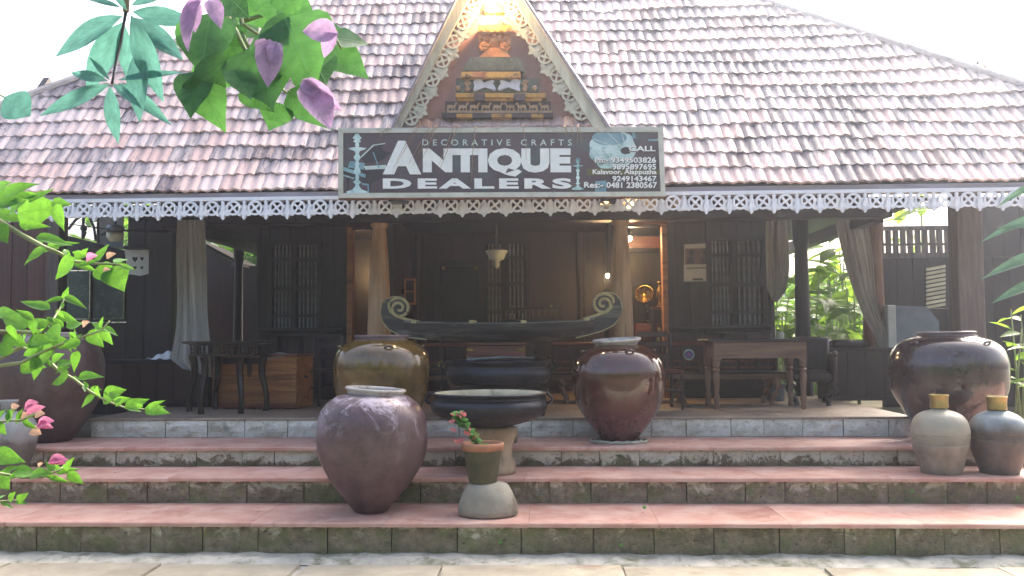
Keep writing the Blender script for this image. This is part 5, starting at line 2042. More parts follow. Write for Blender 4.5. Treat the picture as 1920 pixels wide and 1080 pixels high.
# wheeled chest
c0, c1 = at(404, 700, 9.75), at(558, 700, 9.75)
wc = thing('wheeled_chest', 'golden brown wooden chest on small wooden rollers behind the dark carved table', 'chest', ((c0.x + c1.x) / 2, 10.0, ZF), None, (0, 0, R(-6)))
hw = (c1.x - c0.x) / 2 + .03
hz0, hz1 = AZ(763, 9.75) - ZF, AZ(668, 9.75) - ZF
for i in range(3):
    za = hz0 + (hz1 - hz0) * i / 3
    zb = hz0 + (hz1 - hz0) * (i + 1) / 3
    MB().box(-hw, hw, -.25, -.225, za + .0015, zb - .0015, .002).build('front_board', M['wood_gold'], wc)
for sx in (-1, 1):
    MB().box(sx * hw - sx * .024, sx * hw, -.2245, .2245, hz0, hz1, .003).build('side_board', M['wood_gold'], wc)
MB().box(-hw, hw, .225, .25, hz0, hz1, .003).build('back_board', M['wood_gold'], wc)
MB().box(-hw + .024, hw - .024, -.22, .22, hz0, hz0 + .02).build('bottom_board', M['wood_gold'], wc)
MB().box(-hw - .015, hw + .015, -.265, .265, hz1 + .001, hz1 + .035, .008).build('lid', M['wood_red_x'], wc)
MB().box(-hw - .004, hw + .004, -.256, -.2505, hz0, hz0 + .05, .002).build('plinth_band', M['wood_red_x'], wc)
MB().box(-hw + .12, hw - .42, -.258, -.2505, hz1 - .07, hz1 - .002, .002).build('lock_plate', M['wood_dark_x'], wc)
stud = MB().ball((0, 0, 0), .012, 8, 1, .6, .8).mesh('stud', M['brass_dull'], 'all')
for sx, nst in ((1, 11), (-1, 11)):
    for i in range(nst):
        link('stud', stud, wc, (sx * (hw - .03), -.253, hz0 + .07 + i * (hz1 - hz0 - .1) / (nst - 1)))
for x in (-hw + .14, hw - .14):
    MB().lathe([(.075, -.02), (.078, -.015), (.078, .015), (.075, .02)], seg=24).xform(Matrix.Translation((x, -.18, .078)) @ Matrix.Rotation(R(90), 4, 'X')).build('roller', M['wood_mid'], wc, True)
    MB().lathe([(.075, -.02), (.078, -.015), (.078, .015), (.075, .02)], seg=24).xform(Matrix.Translation((x, .18, .078)) @ Matrix.Rotation(R(90), 4, 'X')).build('roller', M['wood_mid'], wc, True)
    MB().box(x - .03, x + .03, -.19, .19, .07, hz0 - .001).build('axle_block', M['wood_dark'], wc)
MB().box(hw + .0005, hw + .012, -.05, .05, (hz0 + hz1) / 2 + .04, (hz0 + hz1) / 2 + .07, .003).build('side_handle', M['iron'], wc)
# cloth strip on the lid
cl = MB().grid(lambda u, v: Vector((-.05 + .42 * u, -.27 + .3 * v, hz1 + .045 + .012 * math.sin(u * 9 + v * 3) - (.05 if v < .08 else 0))), 20, 8)
rag = cl.build('cloth_strip', M['cloth'], None, 'all')
rag.location = WL[wc]
rag.rotation_euler = (0, 0, R(-6))
tag(rag, 'crumpled pale cloth strip lying on the wheeled chest', 'cloth')

# low seat wall and cloth, left; low boarded wall, right
def low_wall(label, px0, px1, ptop, Y, dep, m, ms):
    x0, x1 = at(px0, 700, Y).x, at(px1, 700, Y).x
    t = thing('seat_wall', label, 'low wall', ((x0 + x1) / 2, Y + dep / 2, ZF))
    hw, h = (x1 - x0) / 2, AZ(ptop, Y) - ZF
    MB().box(-hw, hw, -dep / 2, dep / 2, h - .04, h, .006).build('cap', M['wood_dark_x'], t)
    MB().box(-hw + .02, hw - .02, -dep / 2 + .03, dep / 2 - .02, 0, h - .041).build('core', M[m], t)
    n = max(2, int(2 * hw / .2))
    for i in range(n):
        xa = -hw + .02 + (2 * hw - .04) * i / n
        link('board', unit(ms), t, (xa + .004, -dep / 2 + .008, .06), None, ((2 * hw - .04) / n - .008, .021, h - .11))
    MB().box(-hw + .01, hw - .01, -dep / 2 + .002, -dep / 2 + .029, 0, .055, .003).build('skirting', M[m], t)
    return t, h


lw, lh = low_wall('dark boarded seat wall at the left end of the verandah under the curtain', 196, 392, 671, 10.05, .45, 'wood_dark', 'wood_red')
rw, rh = low_wall('dark boarded low wall at the right end carrying the grey appliance', 1552, 1730, 656, 10.75, .5, 'wood_dark', 'wood_dark')
c = at(305, 668, 10.2)
cw = MB().grid(lambda u, v: Vector((-.17 + .36 * u, -.12 + .25 * v, .004 + (.03 + .10 * u) * math.sin(math.pi * min(1, max(0, u * .96 + .02))) ** .7 * math.sin(math.pi * v) ** .6 + .012 * math.sin(u * 17 + v * 9))), 26, 16).build('folded_cloth', M['cloth_white'], None, 'all')
cw.location = (c.x, 10.25, ZF + lh)
tag(cw, 'crumpled white cloth lying on the left seat wall beside the curtain', 'cloth')

# ================================================================== CURTAINS
def curtain(label, Lp, Rp, Y, folds, amp, m='cloth', n=40):
    def interp(pts, t):
        q = t * (len(pts) - 1)
        i = min(int(q), len(pts) - 2)
        f = q - i
        return (pts[i][0] + (pts[i + 1][0] - pts[i][0]) * f, pts[i][1] + (pts[i + 1][1] - pts[i][1]) * f)
    c = at((Lp[-1][0] + Rp[-1][0]) / 2, (Lp[-1][1] + Rp[-1][1]) / 2, Y)
    t = thing('curtain', label, 'curtain', (c.x, Y, c.z))
    def f(u, v):
        a, b = interp(Lp, v), interp(Rp, v)
        p = at(a[0] + (b[0] - a[0]) * u, a[1] + (b[1] - a[1]) * u, Y)
        ph = (u + .06 * math.sin(u * 7 + v * 2 + folds)) * folds * 2 * math.pi + .8 * math.sin(v * 3 + u * 4)
        k_ = .55 + .45 * math.sin(u * 9 + folds) * math.cos(v * 2)
        return Vector((p.x, Y + amp * (k_ * math.sin(ph) + .45 * math.sin(2.3 * ph + 1 + v) + .2 * math.sin(5.1 * ph + v * 6)), p.z))
    MB().grid(f, n * 2, 26).build('drape', M[m], t, 'all', world=True)
    a, b = at(Lp[0][0] - 8, Lp[0][1], Y), at(Rp[0][0] + 8, Rp[0][1], Y)
    MB().tube([(a.x, Y, a.z + .03), (b.x, Y, b.z + .03)], .014, 8).build('curtain_rod', M['iron'], t, world=True)
    return t


curtain('long pale curtain hanging behind the dark carved table', [(333, 412), (331, 470), (332, 540), (330, 610), (324, 650), (318, 672), (340, 690)], [(385, 412), (388, 470), (389, 540), (391, 610), (394, 650), (396, 690), (398, 708)], 9.92, 5, .03)
curtain('short dim curtain bunched beside the right shuttered window', [(1438, 400), (1436, 440), (1437, 500), (1438, 540), (1446, 562)], [(1480, 400), (1479, 440), (1480, 500), (1474, 545), (1456, 568)], 10.9, 3, .03)
curtain('long dim curtain swept to the right and tied to a brown post', [(1562, 395), (1570, 440), (1585, 500), (1600, 545), (1618, 590), (1640, 630), (1648, 655)], [(1622, 395), (1632, 450), (1638, 510), (1640, 550), (1650, 590), (1660, 625), (1662, 655)], 10.85, 4, .03)

# ================================================================== THINGS ON THE VERANDAH
# pendant lamp
pl_ = at(931, 478, 11.7)
pend = thing('pendant_lamp', 'unlit grey pendant lamp with wide bowl shade hanging in the porch', 'lamp', (pl_.x, 11.7, pl_.z))
MB().tube([(0, 0, .06), (0, 0, ZC - pl_.z - .001)], .012, 8).build('rod', M['grey_metal'], pend)
MB().lathe([(.09, -.06), (.1, -.055), (.12, .0), (.148, .045), (.15, .055), (.14, .058), (.04, .07), (.01, .075)], seg=32).build('shade', M['white_enamel'], pend, 'all')
MB().lathe([(.02, -.18), (.035, -.15), (.04, -.12), (.03, -.09), (.09, -.062)], seg=20).build('glass_bulb', M['white_enamel'], pend, 'all')

# ceiling fan, left
fp = at(216, 432, 10.4)
fan = thing('ceiling_fan', 'old ceiling fan with bowl lamp behind the bougainvillea leaves', 'fan', (fp.x, 10.4, fp.z))
MB().tube([(0, 0, .05), (0, 0, .55)], .012, 8).build('rod', M['iron'], fan)
MB().lathe([(.02, -.03), (.10, -.02), (.11, .02), (.08, .06), (.02, .07)], seg=24).build('motor', M['grey_metal'], fan, 'all')
MB().lathe([(.01, -.14), (.06, -.13), (.095, -.09), (.1, -.035), (.02, -.031)], seg=24).build('bowl_lamp', M['white_enamel'], fan, 'all')
for i in range(3):
    a = R(10 + 120 * i)
    bld = MB().prism([(.1, -.03), (.22, -.06), (.6, -.065), (.62, .05), (.22, .05), (.1, .02)], -.004, .004)
    bld.xform(Matrix.Rotation(a, 4, 'Z') @ Matrix.Rotation(R(82), 4, 'X'))
    bld.build('blade', M['wood_dark'], fan)

# calendar poster on the right wall
YC_ = YW - .012
pz = at(1307, 528, YC_)
post = thing('wall_calendar', 'pale calendar poster with a photo of two people on the dark wall', 'calendar', (pz.x, YC_, pz.z))
def flat(name, pts, m, d, Y0=YC_):
    return MB().pxprism(pts, Y0 - d, .0025).build(name, M[m], post, world=True)


flat('sheet', [(1283, 458), (1331, 456), (1331, 527), (1282, 528)], 'paper', .004)
flat('photo', [(1285, 466), (1330, 465), (1329, 495), (1284, 496)], 'skin_print', .006)
for px, py, r in ((1296, 474, 5), (1322, 474, 5)):
    flat('printed_head', [(px + r * math.cos(t), py + r * 1.2 * math.sin(t)) for t in [i * math.pi / 6 for i in range(12)]], 'print_dark', .008)
    flat('printed_shoulders', [(px - 9, 495), (px - 7, 484), (px, 480), (px + 6, 484), (px + 7, 495)], 'carve_dark', .0075)
flat('printed_line', [(1286, 502), (1329, 501), (1329, 503), (1286, 504)], 'print_dark', .006)
flat('printed_label', [(1299, 522), (1318, 522), (1318, 525.5), (1299, 525.5)], 'print_dark', .006)

# white panel with cut-out hearts
hp_ = at(262, 515, 10.9)
hpan = thing('heart_panel', 'white panel with cut heart motifs below a shelf at the left', 'panel', (hp_.x, 10.9, hp_.z))
MB().pxprism([(233, 468), (288, 466), (287, 510), (262, 517), (240, 514)], 10.9, .03).build('sheet', M['cloth_white'], hpan, world=True)
for px, py, s_ in ((253, 486, 5), (266, 485, 3.4), (253, 502, 3), (266, 502, 3)):
    hrt = [(px, py + 1.2 * s_), (px - s_, py - .1 * s_), (px - .9 * s_, py - .8 * s_), (px - .4 * s_, py - .95 * s_), (px, py - .5 * s_), (px + .4 * s_, py - .95 * s_), (px + .9 * s_, py - .8 * s_), (px + s_, py - .1 * s_)]
    MB().pxprism(hrt, 10.9 - .004, .003).build('heart', M['print_dark'], hpan, world=True)
MB().pxbox(231, 292, 460, 467, 10.8, 11.1, .004).build('shelf', M['wood_dark_x'], hpan, world=True)

# dark cabinet in the porch
cc = at(998, 640, 12.3)
cab = thing('dark_cabinet', 'low dark cabinet with a carved gallery at the back of the porch', 'cabinet', (cc.x, 12.5, ZF))
hz = AZ(598, 12.3) - ZF
hw = 58 * 12.3 / F
MB().box(-hw + .03, hw - .03, -.18, .2, .06, hz - .03, .006).build('body', M['wood_black'], cab)
MB().box(-hw, hw, -.21, .22, hz - .029, hz, .006).build('top', M['wood_black'], cab)
for i in range(9):
    x = -hw + .05 + (2 * hw - .1) * i / 8
    MB().lathe([(.012, 0), (.02, .03), (.01, .06), (.018, .1), (.008, .13)], x, -.15, hz + .001, 8).build('gallery_spindle', M['wood_black'], cab, True)
MB().box(-hw + .02, hw - .02, -.17, -.13, hz + .132, hz + .16, .004).build('gallery_rail', M['wood_black'], cab)
for sx in (-1, 1):
    MB().box(sx * .03 + (0 if sx > 0 else -hw + .1), sx * .03 + (hw - .1 if sx > 0 else 0), -.192, -.181, .16, hz - .1, .004).build('door', M['wood_black'], cab)
    MB().ball((sx * hw * .62, -.15, hz + .175), .014, 8).build('finial', M['brass_dull'], cab, 'all')
MB().box(-hw + .05, hw - .05, -.16, .18, 0, .059).build('base', M['wood_black'], cab)

# small framed picture by the left column, lamplight put into its orange
fpx = at(753, 545, YW + .6)
frm = thing('small_frame', 'small orange framed panel right of the left column', 'picture frame', (XP0 + .006, YW + .6, AZ(570, YW + .6)))
hgt = AZ(520, YW + .6) - AZ(570, YW + .6)
fx0, fx1 = .0, .16
for a_, b_, c_, d_ in ((0, .16, 0, .03), (0, .16, hgt - .03, hgt), (0, .025, .031, hgt - .031), (.135, .16, .031, hgt - .031), (.026, .134, hgt * .48, hgt * .53)):
    MB().box(.03 + a_, .03 + b_, -.012, .012, c_, d_, .003).build('frame_bar', M['orange_carve'], frm)
MB().box(.055, .165, .0, .008, .03, hgt - .03).build('back', M['wood_red'], frm)
MB().box(0, .03, -.01, .01, hgt * .4, hgt * .6).build('bracket', M['wood_red'], frm)

# goods inside the right doorway
YH_ = 12.1
hc_ = at(1208, 551, YH_)
gram = thing('gramophone', 'gramophone with shining brass horn in the lit right doorway', 'gramophone', (hc_.x + .04, YH_ + .2, ZF + .8))
mz = hc_.z - ZF - .8
mt = Matrix.Translation((-.04, -.2, mz)) @ Matrix.Rotation(R(-18), 4, 'Z') @ Matrix.Rotation(R(72), 4, 'X')
hb = [(.125, .0), (.122, .004), (.095, -.03), (.06, -.08), (.035, -.15), (.02, -.24)]
MB().lathe(hb, seg=32).xform(mt).build('horn', M['brass'], gram, 'all')
MB().tube([mt @ Vector((0, 0, -.22)), Vector((.02, .06, mz - .1)), Vector((.02, .03, .16))], .016, 8).build('tone_arm', M['brass'], gram, 'all')
MB().box(-.16, .18, -.12, .18, 0, .16, .008).build('box', M['wood_red_x'], gram)
shl = thing('display_table', 'small table with a cloth front carrying the gramophone in the right doorway', 'table', (hc_.x + .04, YH_ + .2, ZF))
MB().box(-.26, .30, -.25, .3, .76, .799, .006).build('tabletop', M['wood_red_x'], shl)
MB().box(-.2, .24, -.2, .24, .2, .759).build('cloth_front', M['wood_gold'], shl)
for sx in (-.24, .28):
    for sy in (-.22, .27):
        MB().box(sx - .02, sx + .02, sy - .02, sy + .02, 0, .759).build('leg', M['wood_red'], shl)
vz = at(1239, 575, 12.0)
vase = thing('brass_vase', 'tall brass vase glinting at the right jamb of the lit doorway', 'vase', (vz.x, 12.05, vz.z))
MB().lathe([(.05, 0), (.06, .01), (.04, .05), (.03, .09), (.06, .16), (.055, .22), (.03, .27), (.03, .32), (.05, .34), (.035, .335), (.01, .2)], seg=24).build('vase_body', M['brass'], vase, 'all')
vs_t = thing('plant_stand', 'narrow wooden stand under the tall brass vase', 'stand', (vz.x, 12.05, ZF))
MB().box(-.12, .10, -.12, .12, vz.z - ZF - .03, vz.z - ZF - .001, .004).build('top', M['wood_red_x'], vs_t)
for sx in (-.1, .08):
    for sy in (-.1, .1):
        MB().box(sx - .015, sx + .015, sy - .015, sy + .015, 0, vz.z - ZF - .031).build('leg', M['wood_red'], vs_t)
for i in range(5):
    bzz = at(1232 + (i % 3) * 4, 610 + i * 9, 11.75)
fg = thing('brass_figure', 'dark little figure group below the brass vase in the doorway', 'figurine', (at(1236, 640, 11.62).x, 11.62, ZF))
fz = AZ(618, 11.62) - ZF
MB().lathe([(.07, 0), (.07, .05), (.045, .07), (.04, fz - .32), (.06, fz - .3), (.06, fz - .27)], seg=16).build('stand', M['iron'], fg)
MB().lathe([(.05, fz - .269), (.055, fz - .2), (.035, fz - .13), (.045, fz - .08), (.02, fz - .04), (.028, fz - .01), (.005, fz + .02)], seg=16).build('figure', M['brass_dull'], fg, 'all')
# room shelf board over the right door
rs_p = at(1214, 465, 12.6)
shf = thing('wall_shelf', 'dark shelf board high inside the lit right doorway', 'shelf', (rs_p.x, 12.9, rs_p.z))
MB().box(-.45, .45, -.3, .3, 0, .16, .005).build('board', M['wood_red_x'], shf)
for sx in (-.4, .4):
    MB().box(sx - .02, sx + .02, .0, .69, -.12, -.001).build('bracket', M['wood_red'], shf)

# enamel bucket under the table, white pots on the sill
bk = at(1470, 755, 10.35)
bu = thing('enamel_bucket', 'pale blue grey bucket under the right end of the settee', 'bucket', (bk.x, 10.75, ZF))
MB().lathe([(.09, 0), (.10, .005), (.125, .2), (.132, .205), (.12, .2), (.1, .05), (.01, .04)], seg=24).build('bucket_body', M['plastic_grey'], bu, 'all')
MB().tube([(.128 * math.cos(t), 0, .2 + .09 * math.sin(t)) for t in [math.pi * i / 12 for i in range(13)]], .004, 6).build('handle', M['iron'], bu)
wp = at(1446, 640, 11.15)
for i, (dx, r, h, lb) in enumerate(((-.04, .035, .17, 'thin cream pot on the sill at the right corner of the house'), (.045, .05, .12, 'short white pot on the sill at the right corner of the house'))):
    t = thing('white_pot', lb, 'pot', (XR1 + .1 + dx, 11.4, wp.z))
    MB().lathe([(r * .8, 0), (r, .01), (r, h * .8), (r * .8, h * .9), (r * .85, h), (r * .7, h), (.005, h * .9)], seg=20).build('pot_body', M['cream_slat' if i == 0 else 'white_enamel'], t, 'all')
sl = thing('corner_sill', 'narrow board carrying two white pots at the right corner of the house', 'shelf', (XR1 + .12, 11.4, ZF))
MB().box(-.14, .2, -.12, .12, wp.z - ZF - .03, wp.z - ZF - .001, .004).build('board', M['wood_mid'], sl)
MB().box(.12, .16, -.05, .05, 0, wp.z - ZF - .031).build('leg', M['wood_dark'], sl)

# grey appliance on the right low wall
ax0, ax1 = at(1665, 640, 10.8).x, at(1762, 640, 10.8).x
ap = thing('grey_appliance', 'boxy grey appliance with pale front panel standing on the right low wall', 'appliance', ((ax0 + ax1) / 2, 11.0, ZF + rh), None, (0, 0, 0))
hw, hh = (ax1 - ax0) / 2, AZ(578, 10.8) - ZF - rh
b = MB().prism([(-hw + .10, 0), (hw * .55, 0), (hw, .12), (hw, hh * .62), (hw * .55, hh - .02), (-hw + .10, hh)], -.2, .22)
b.build('casing', M['plastic_grey'], ap)
MB().box(-hw, -hw + .099, -.215, .235, 0, hh + .005, .01).build('front_panel', M['plastic_pale'], ap)
for i in range(4):
    MB().box(-hw + .16 + i * .09, -hw + .21 + i * .09, -.15, .15, hh - .012 - i * .004, hh + .004 - i * .004).build('vent_bar', M['plastic_dark'], ap)
MB().box(hw * .3, hw + .14, -.14, .14, hh - .05, hh - .035, .004).build('top_tray', M['plastic_dark'], ap)
c = at(1595, 656, 10.8)
cu_ = MB().box(-.2, .22, -.17, .17, 0, .10, .03)
cushion = cu_.build('cushion', M['wood_black'], None, True)
cushion.location = (c.x, 10.98, ZF + rh)
tag(cushion, 'flat black cushion on the right low wall left of the grey appliance', 'cushion')

# ================================================================== OUTBUILDINGS
# left
YO = 11.4
c = at(120, 700, YO)
lo_ = thing('outbuilding', 'dim boarded outbuilding behind the left jars with a gap of bright sky above', 'outbuilding', (c.x, YO, Z3))
def owall(parent, px0, px1, ptop, Y, m, w=.22, name='wall', zb=None, shift=0.0):
    x0, x1 = at(px0, 640, Y).x, at(px1, 640, Y).x
    z1 = AZ(ptop, Y)
    zb = Z3 if zb is None else zb
    wl = MB().box(x0, x1, Y + .03, Y + .08, zb, z1).build(name, M[m], parent, world=True)
    n = max(1, round((x1 - x0) / w))
    for i in range(n):
        plank(wl, 'plank', x0 + (x1 - x0) * i / n + .004, x0 + (x1 - x0) * (i + 1) / n - .004, Y + rng.uniform(-.004, .004), Y + .029, zb, z1, m)
    return wl


owall(lo_, -160, 108, 395, YO, 'wood_left')
owall(lo_, 108, 236, 600, YO, 'wood_dark')
owall(lo_, 236, 334, 395, YO, 'wood_dark')
# window strip with two dusty panes
for pa, pb in ((112, 168), (172, 232)):
    MB().pxbox(pa, pb, 508, 598, YO + .02, YO + .03).build('pane', M['glass_grey'], lo_, world=True)
for pa, pb in ((108, 113), (167, 173), (231, 236)):
    MB().pxbox(pa, pb, 480, 602, YO - .01, YO + .06, .004).build('window_post', M['wood_dark'], lo_, world=True)
MB().pxprism([(106, 442), (128, 442), (236, 470), (236, 506), (106, 506)], YO - .005, .06).build('head_board', M['wood_dark_x'], lo_, world=True)
MB().pxbox(108, 236, 598, 604, YO - .02, YO + .06, .004).build('window_sill', M['wood_dark_x'], lo_, world=True)
MB().pxbox(186, 231, 380, 466, YO + .3, YO + .33).build('pale_board', M['plastic_pale'], lo_, world=True)
# ironwork bracket against the sky
for pts in ([(158, 380), (156, 420), (155, 448)], [(156, 398), (168, 408), (176, 425), (180, 452)], [(184, 380), (184, 456)], [(155, 425), (160, 436), (156, 446)], [(128, 430), (142, 412), (156, 402)]):
    MB().tube([at(p[0], p[1], YO + .05) for p in pts], .018, 6).build('iron_bracket', M['iron'], lo_, True, True)
MB().ball(at(157, 428, YO + .05), .045, 10).build('iron_ball', M['iron'], lo_, True, True)
MB().pxbox(-200, 345, 384, 396, YO - .02, YO + .2).build('top_beam', M['wood_dark_x'], lo_, world=True)

# lean-to shed seen through the opening, with its downpipe
YD = 14.8
c = at(420, 700, YD)
shd = thing('lean_to_shed', 'dark lean-to shed with sloping roof edge seen behind the long curtain', 'shed', (c.x, YD, 0))
MB().pxprism([(330, 700), (330, 452), (388, 463), (446, 499), (505, 499), (505, 700)], YD, .1).build('wall', M['wood_black'], shd, world=True)
MB().pxprism([(320, 430), (388, 458), (455, 494), (455, 500), (388, 465), (320, 438)], YD - .35, .9).build('roof', M['shed_roof'], shd, world=True)
p0, p1 = at(449, 500, YD - .3), at(449, 640, YD - .3)
MB().tube([at(436, 494, YD - .3), at(446, 497, YD - .3), p0, (p0.x, p0.y, 0)], .05, 10).build('downpipe', M['grey_metal'], shd, True, True)

# right
YQ = 12.2
c = at(1780, 700, YQ)
ro_ = thing('outbuilding', 'dark boarded outbuilding at the right with lattice band and a slatted cream louvre', 'outbuilding', (c.x, YQ, Z3))
owall(ro_, 1655, 2050, 491, YQ, 'wood_dark')
lx0, lx1 = at(1652, 460, YQ).x, at(1790, 460, YQ).x
z0, z1 = AZ(491, YQ), AZ(432, YQ)
for za, zb in ((z0, z0 + .07), (z0 + .17, z0 + .20), (z1 - .06, z1)):
    MB().box(lx0, lx1, YQ - .02, YQ + .03, za + .001, zb).build('lattice_rail', M['wood_grey_z'], ro_, world=True)
for zlo, zhi, cl in ((z0 + .071, z0 + .169, 1), (z0 + .201, z1 - .061, 0)):
    n = 10
    for i in range(n + 1):
        x = lx0 + (lx1 - lx0) * i / n
        hw = .036
        MB().box(x - hw, x + hw, YQ - .01, YQ + .02, zlo, zhi).build('lattice_slat', M['wood_grey_z'], ro_, world=True)
owall(ro_, 1792, 2050, 380, YQ - .02, 'wood_dark', zb=z0 + .002)
lv = MB().pxprism([(1736, 500), (1774, 493), (1774, 575), (1736, 580)], YQ - .05, .018).build('louvre', M['wood_dark'], ro_, world=True)
for i in range(10):
    ya, yb = 503 + i * 7.9, 503 + i * 7.9 + 5.4
    MB().pxprism([(1737, ya), (1773, ya - 6.5), (1773, yb - 6.5), (1737, yb)], YQ - .075, .02).build('louvre_slat', M['cream_slat'], lv, world=True)

# ================================================================== PLANTS BEHIND THE HOUSE
broad = [leaf_mesh('broad_leaf', M['leaf_broad'], .17, .35, c_, 8, 'lance', seed=i) for i, c_ in enumerate((.25, .45, .12))]
rp_ = random.Random(77)
def leafy(label, x, y, z0, h, nl, L, cat='plant', group='broad leaved plants behind the verandah', lean=.25, seed=0, name='broad_leaf_plant'):
    r = random.Random(seed)
    t = thing(name, label, cat, (x, y, z0), group)
    ns = max(1, nl // 5)
    for s in range(ns):
        a0 = r.uniform(0, 6.28)
        off = Vector((r.uniform(-.15, .15), r.uniform(-.15, .15), 0)) if s else Vector((0, 0, 0))
        top = off + Vector((math.cos(a0) * lean * r.uniform(.3, 1), math.sin(a0) * lean * r.uniform(.3, 1), h * r.uniform(.75, 1)))
        mid = off.lerp(top, .5) + Vector((r.uniform(-.05, .05), r.uniform(-.05, .05), .05))
        MB().tube([off, mid, top], [.014, .011, .006], 6).build('stem', M['stem'], t, 'all')
        for i in range(max(3, nl // ns)):
            q = .3 + .7 * (i + .6) / max(3, nl // ns)
            base = off.lerp(mid, q * 2) if q < .5 else mid.lerp(top, q * 2 - 1)
            a = a0 + i * 2.4 + r.uniform(-.4, .4)
            d = Vector((math.cos(a), math.sin(a), r.uniform(-.25, .75))).normalized()
            ll = L * r.uniform(.7, 1.15)
            m = leaf_matrix(base, base + d * ll, Vector((d.x * -.4, d.y * -.4 - .2, 1)), 1.0, r.uniform(-.4, .4))
            linkm('leaf', broad[r.randrange(3)], t, m)
    return t


spots = [(1448, 12.6, 1.5), (1462, 13.3, 2.0), (1476, 12.4, 1.2), (1530, 13.0, 2.6), (1546, 12.6, 1.6), (1560, 13.6, 3.0), (1578, 12.9, 1.9), (1592, 13.4, 2.8), (1610, 12.8, 2.3), (1540, 14.4, 2.9), (1575, 14.6, 3.0), (1608, 14.2, 2.6), (1455, 14.3, 2.0)]
for i, (px, Y, h) in enumerate(spots):
    leafy('broad leaved plant seen between the right corner of the house and the dark round post' if px < 1490 else 'broad leaved plant seen between the dark round post and the tied curtain', at(px, 640, Y).x, Y, .62, h, 14, .62, seed=i + 3)
for px, Y, h, sd_ in ((1700, 13.6, 3.5, 61), (1752, 13.2, 3.7, 62)):
    leafy(('tall broad leaved plant rising behind the lattice band next to the brown post' if sd_ == 61 else 'tall broad leaved plant rising behind the lattice band next to the grey pillar'), at(px, 640, Y).x, Y, .62, h, 16, .5, lean=.18, seed=sd_)
p = at(1903, 640, 9.3)
leafy('bright leafy plant at the far right edge beside the very large dark jar', p.x + .03, 9.3, Z3, 1.25, 15, .34, group=None, lean=.12, seed=41)
p = at(1945, 640, 9.0)
leafy('leafy shrub cut by the right edge of the photo', p.x, 9.0, Z3, 1.0, 12, .34, group=None, lean=.12, seed=42)
# shaded long leaves reaching in from the right edge
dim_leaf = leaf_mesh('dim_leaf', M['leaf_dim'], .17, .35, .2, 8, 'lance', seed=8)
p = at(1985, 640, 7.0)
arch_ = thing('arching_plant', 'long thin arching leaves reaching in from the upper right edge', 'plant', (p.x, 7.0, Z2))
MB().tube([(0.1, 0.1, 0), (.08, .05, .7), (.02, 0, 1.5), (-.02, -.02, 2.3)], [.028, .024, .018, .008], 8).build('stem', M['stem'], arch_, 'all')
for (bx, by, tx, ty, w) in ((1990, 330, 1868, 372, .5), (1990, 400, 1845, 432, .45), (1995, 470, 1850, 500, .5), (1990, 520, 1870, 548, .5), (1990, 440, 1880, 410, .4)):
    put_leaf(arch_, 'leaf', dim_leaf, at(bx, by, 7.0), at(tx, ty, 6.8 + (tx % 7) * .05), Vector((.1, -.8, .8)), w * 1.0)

# masses of far foliage (uncountable)
def mass(name, x0, x1, y0, y1, z0, z1, n, size, seed, top=None):
    r = random.Random(seed)
    v, f = [], []
    for i in range(n):
        x, y = r.uniform(x0, x1), r.uniform(y0, y1)
        zt = z1 * (.72 + .28 * math.sin(x * 1.7 + seed) * math.sin(x * .63 + 1.3 * seed)) if top is None else top(x)
        z = z0 + (zt - z0) * r.random() ** .8
        if math.sin(x * 3.1 + z * 2.3) * math.sin(z * 3.7 - x * 1.1 + seed) > .55:
            continue
        d = Vector((r.gauss(0, 1), r.gauss(0, 1), r.gauss(0, .6))).normalized()
        e = d.cross(Vector((r.gauss(0, 1), r.gauss(0, 1), r.gauss(0, 1)))).normalized()
        s = size * r.uniform(.6, 1.4)
        p = Vector((x, y, z))
        b0 = len(v)
        v += [p - d * s, p - d * .2 * s + e * s * .38, p + d * s, p - d * .2 * s - e * s * .38]
        f.append((b0, b0 + 1, b0 + 2, b0 + 3))
    me = bpy.data.meshes.new(name)
    me.from_pydata([tuple(q) for q in v], [], f)
    me.materials.append(M['leaf_mass'])
    o = bpy.data.objects.new(name, me)
    col.objects.link(o)
    return o


o = mass('foliage', 4.2, 12, 15.2, 18.5, .3, 3.3, 9000, .16, 2)
tag(o, 'dense sunlit garden foliage behind the right end of the house', None, None, 'stuff')
o = mass('foliage', -9.5, -3.2, 17, 20, 0, 5.8, 8000, .18, 5)
tag(o, 'bright garden foliage beyond the left end of the house', None, None, 'stuff')

# ================================================================== FOREGROUND BRANCHES
bou_leaf = [leaf_mesh('bougainvillea_leaf', M['leaf_bou'], .36, .22, c_, 9, 'heart', rip=.012, seed=i) for i, c_ in enumerate((.10, .25, -.08, .18))]
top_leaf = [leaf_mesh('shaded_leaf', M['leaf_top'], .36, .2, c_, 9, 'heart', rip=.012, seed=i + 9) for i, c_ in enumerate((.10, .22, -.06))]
bract_me = [leaf_mesh('bract', M['bract'], .36, .45, c_, 6, 'ovate', rip=.02, seed=i + 20) for i, c_ in enumerate((.2, .35))]
mauve_me = [leaf_mesh('mauve_bract', M['bract_mauve'], .36, .45, c_, 6, 'ovate', rip=.02, seed=i + 24) for i, c_ in enumerate((.1, .25))]
bud_me = leaf_mesh('bud', M['bud'], .36, .6, .3, 5, 'ovate', seed=31)
whorl_me = [leaf_mesh('whorl_leaf', M['leaf_whorl'], .36, .12, c_, 8, 'lance', seed=i + 40) for i, c_ in enumerate((.05, .15, -.05))]

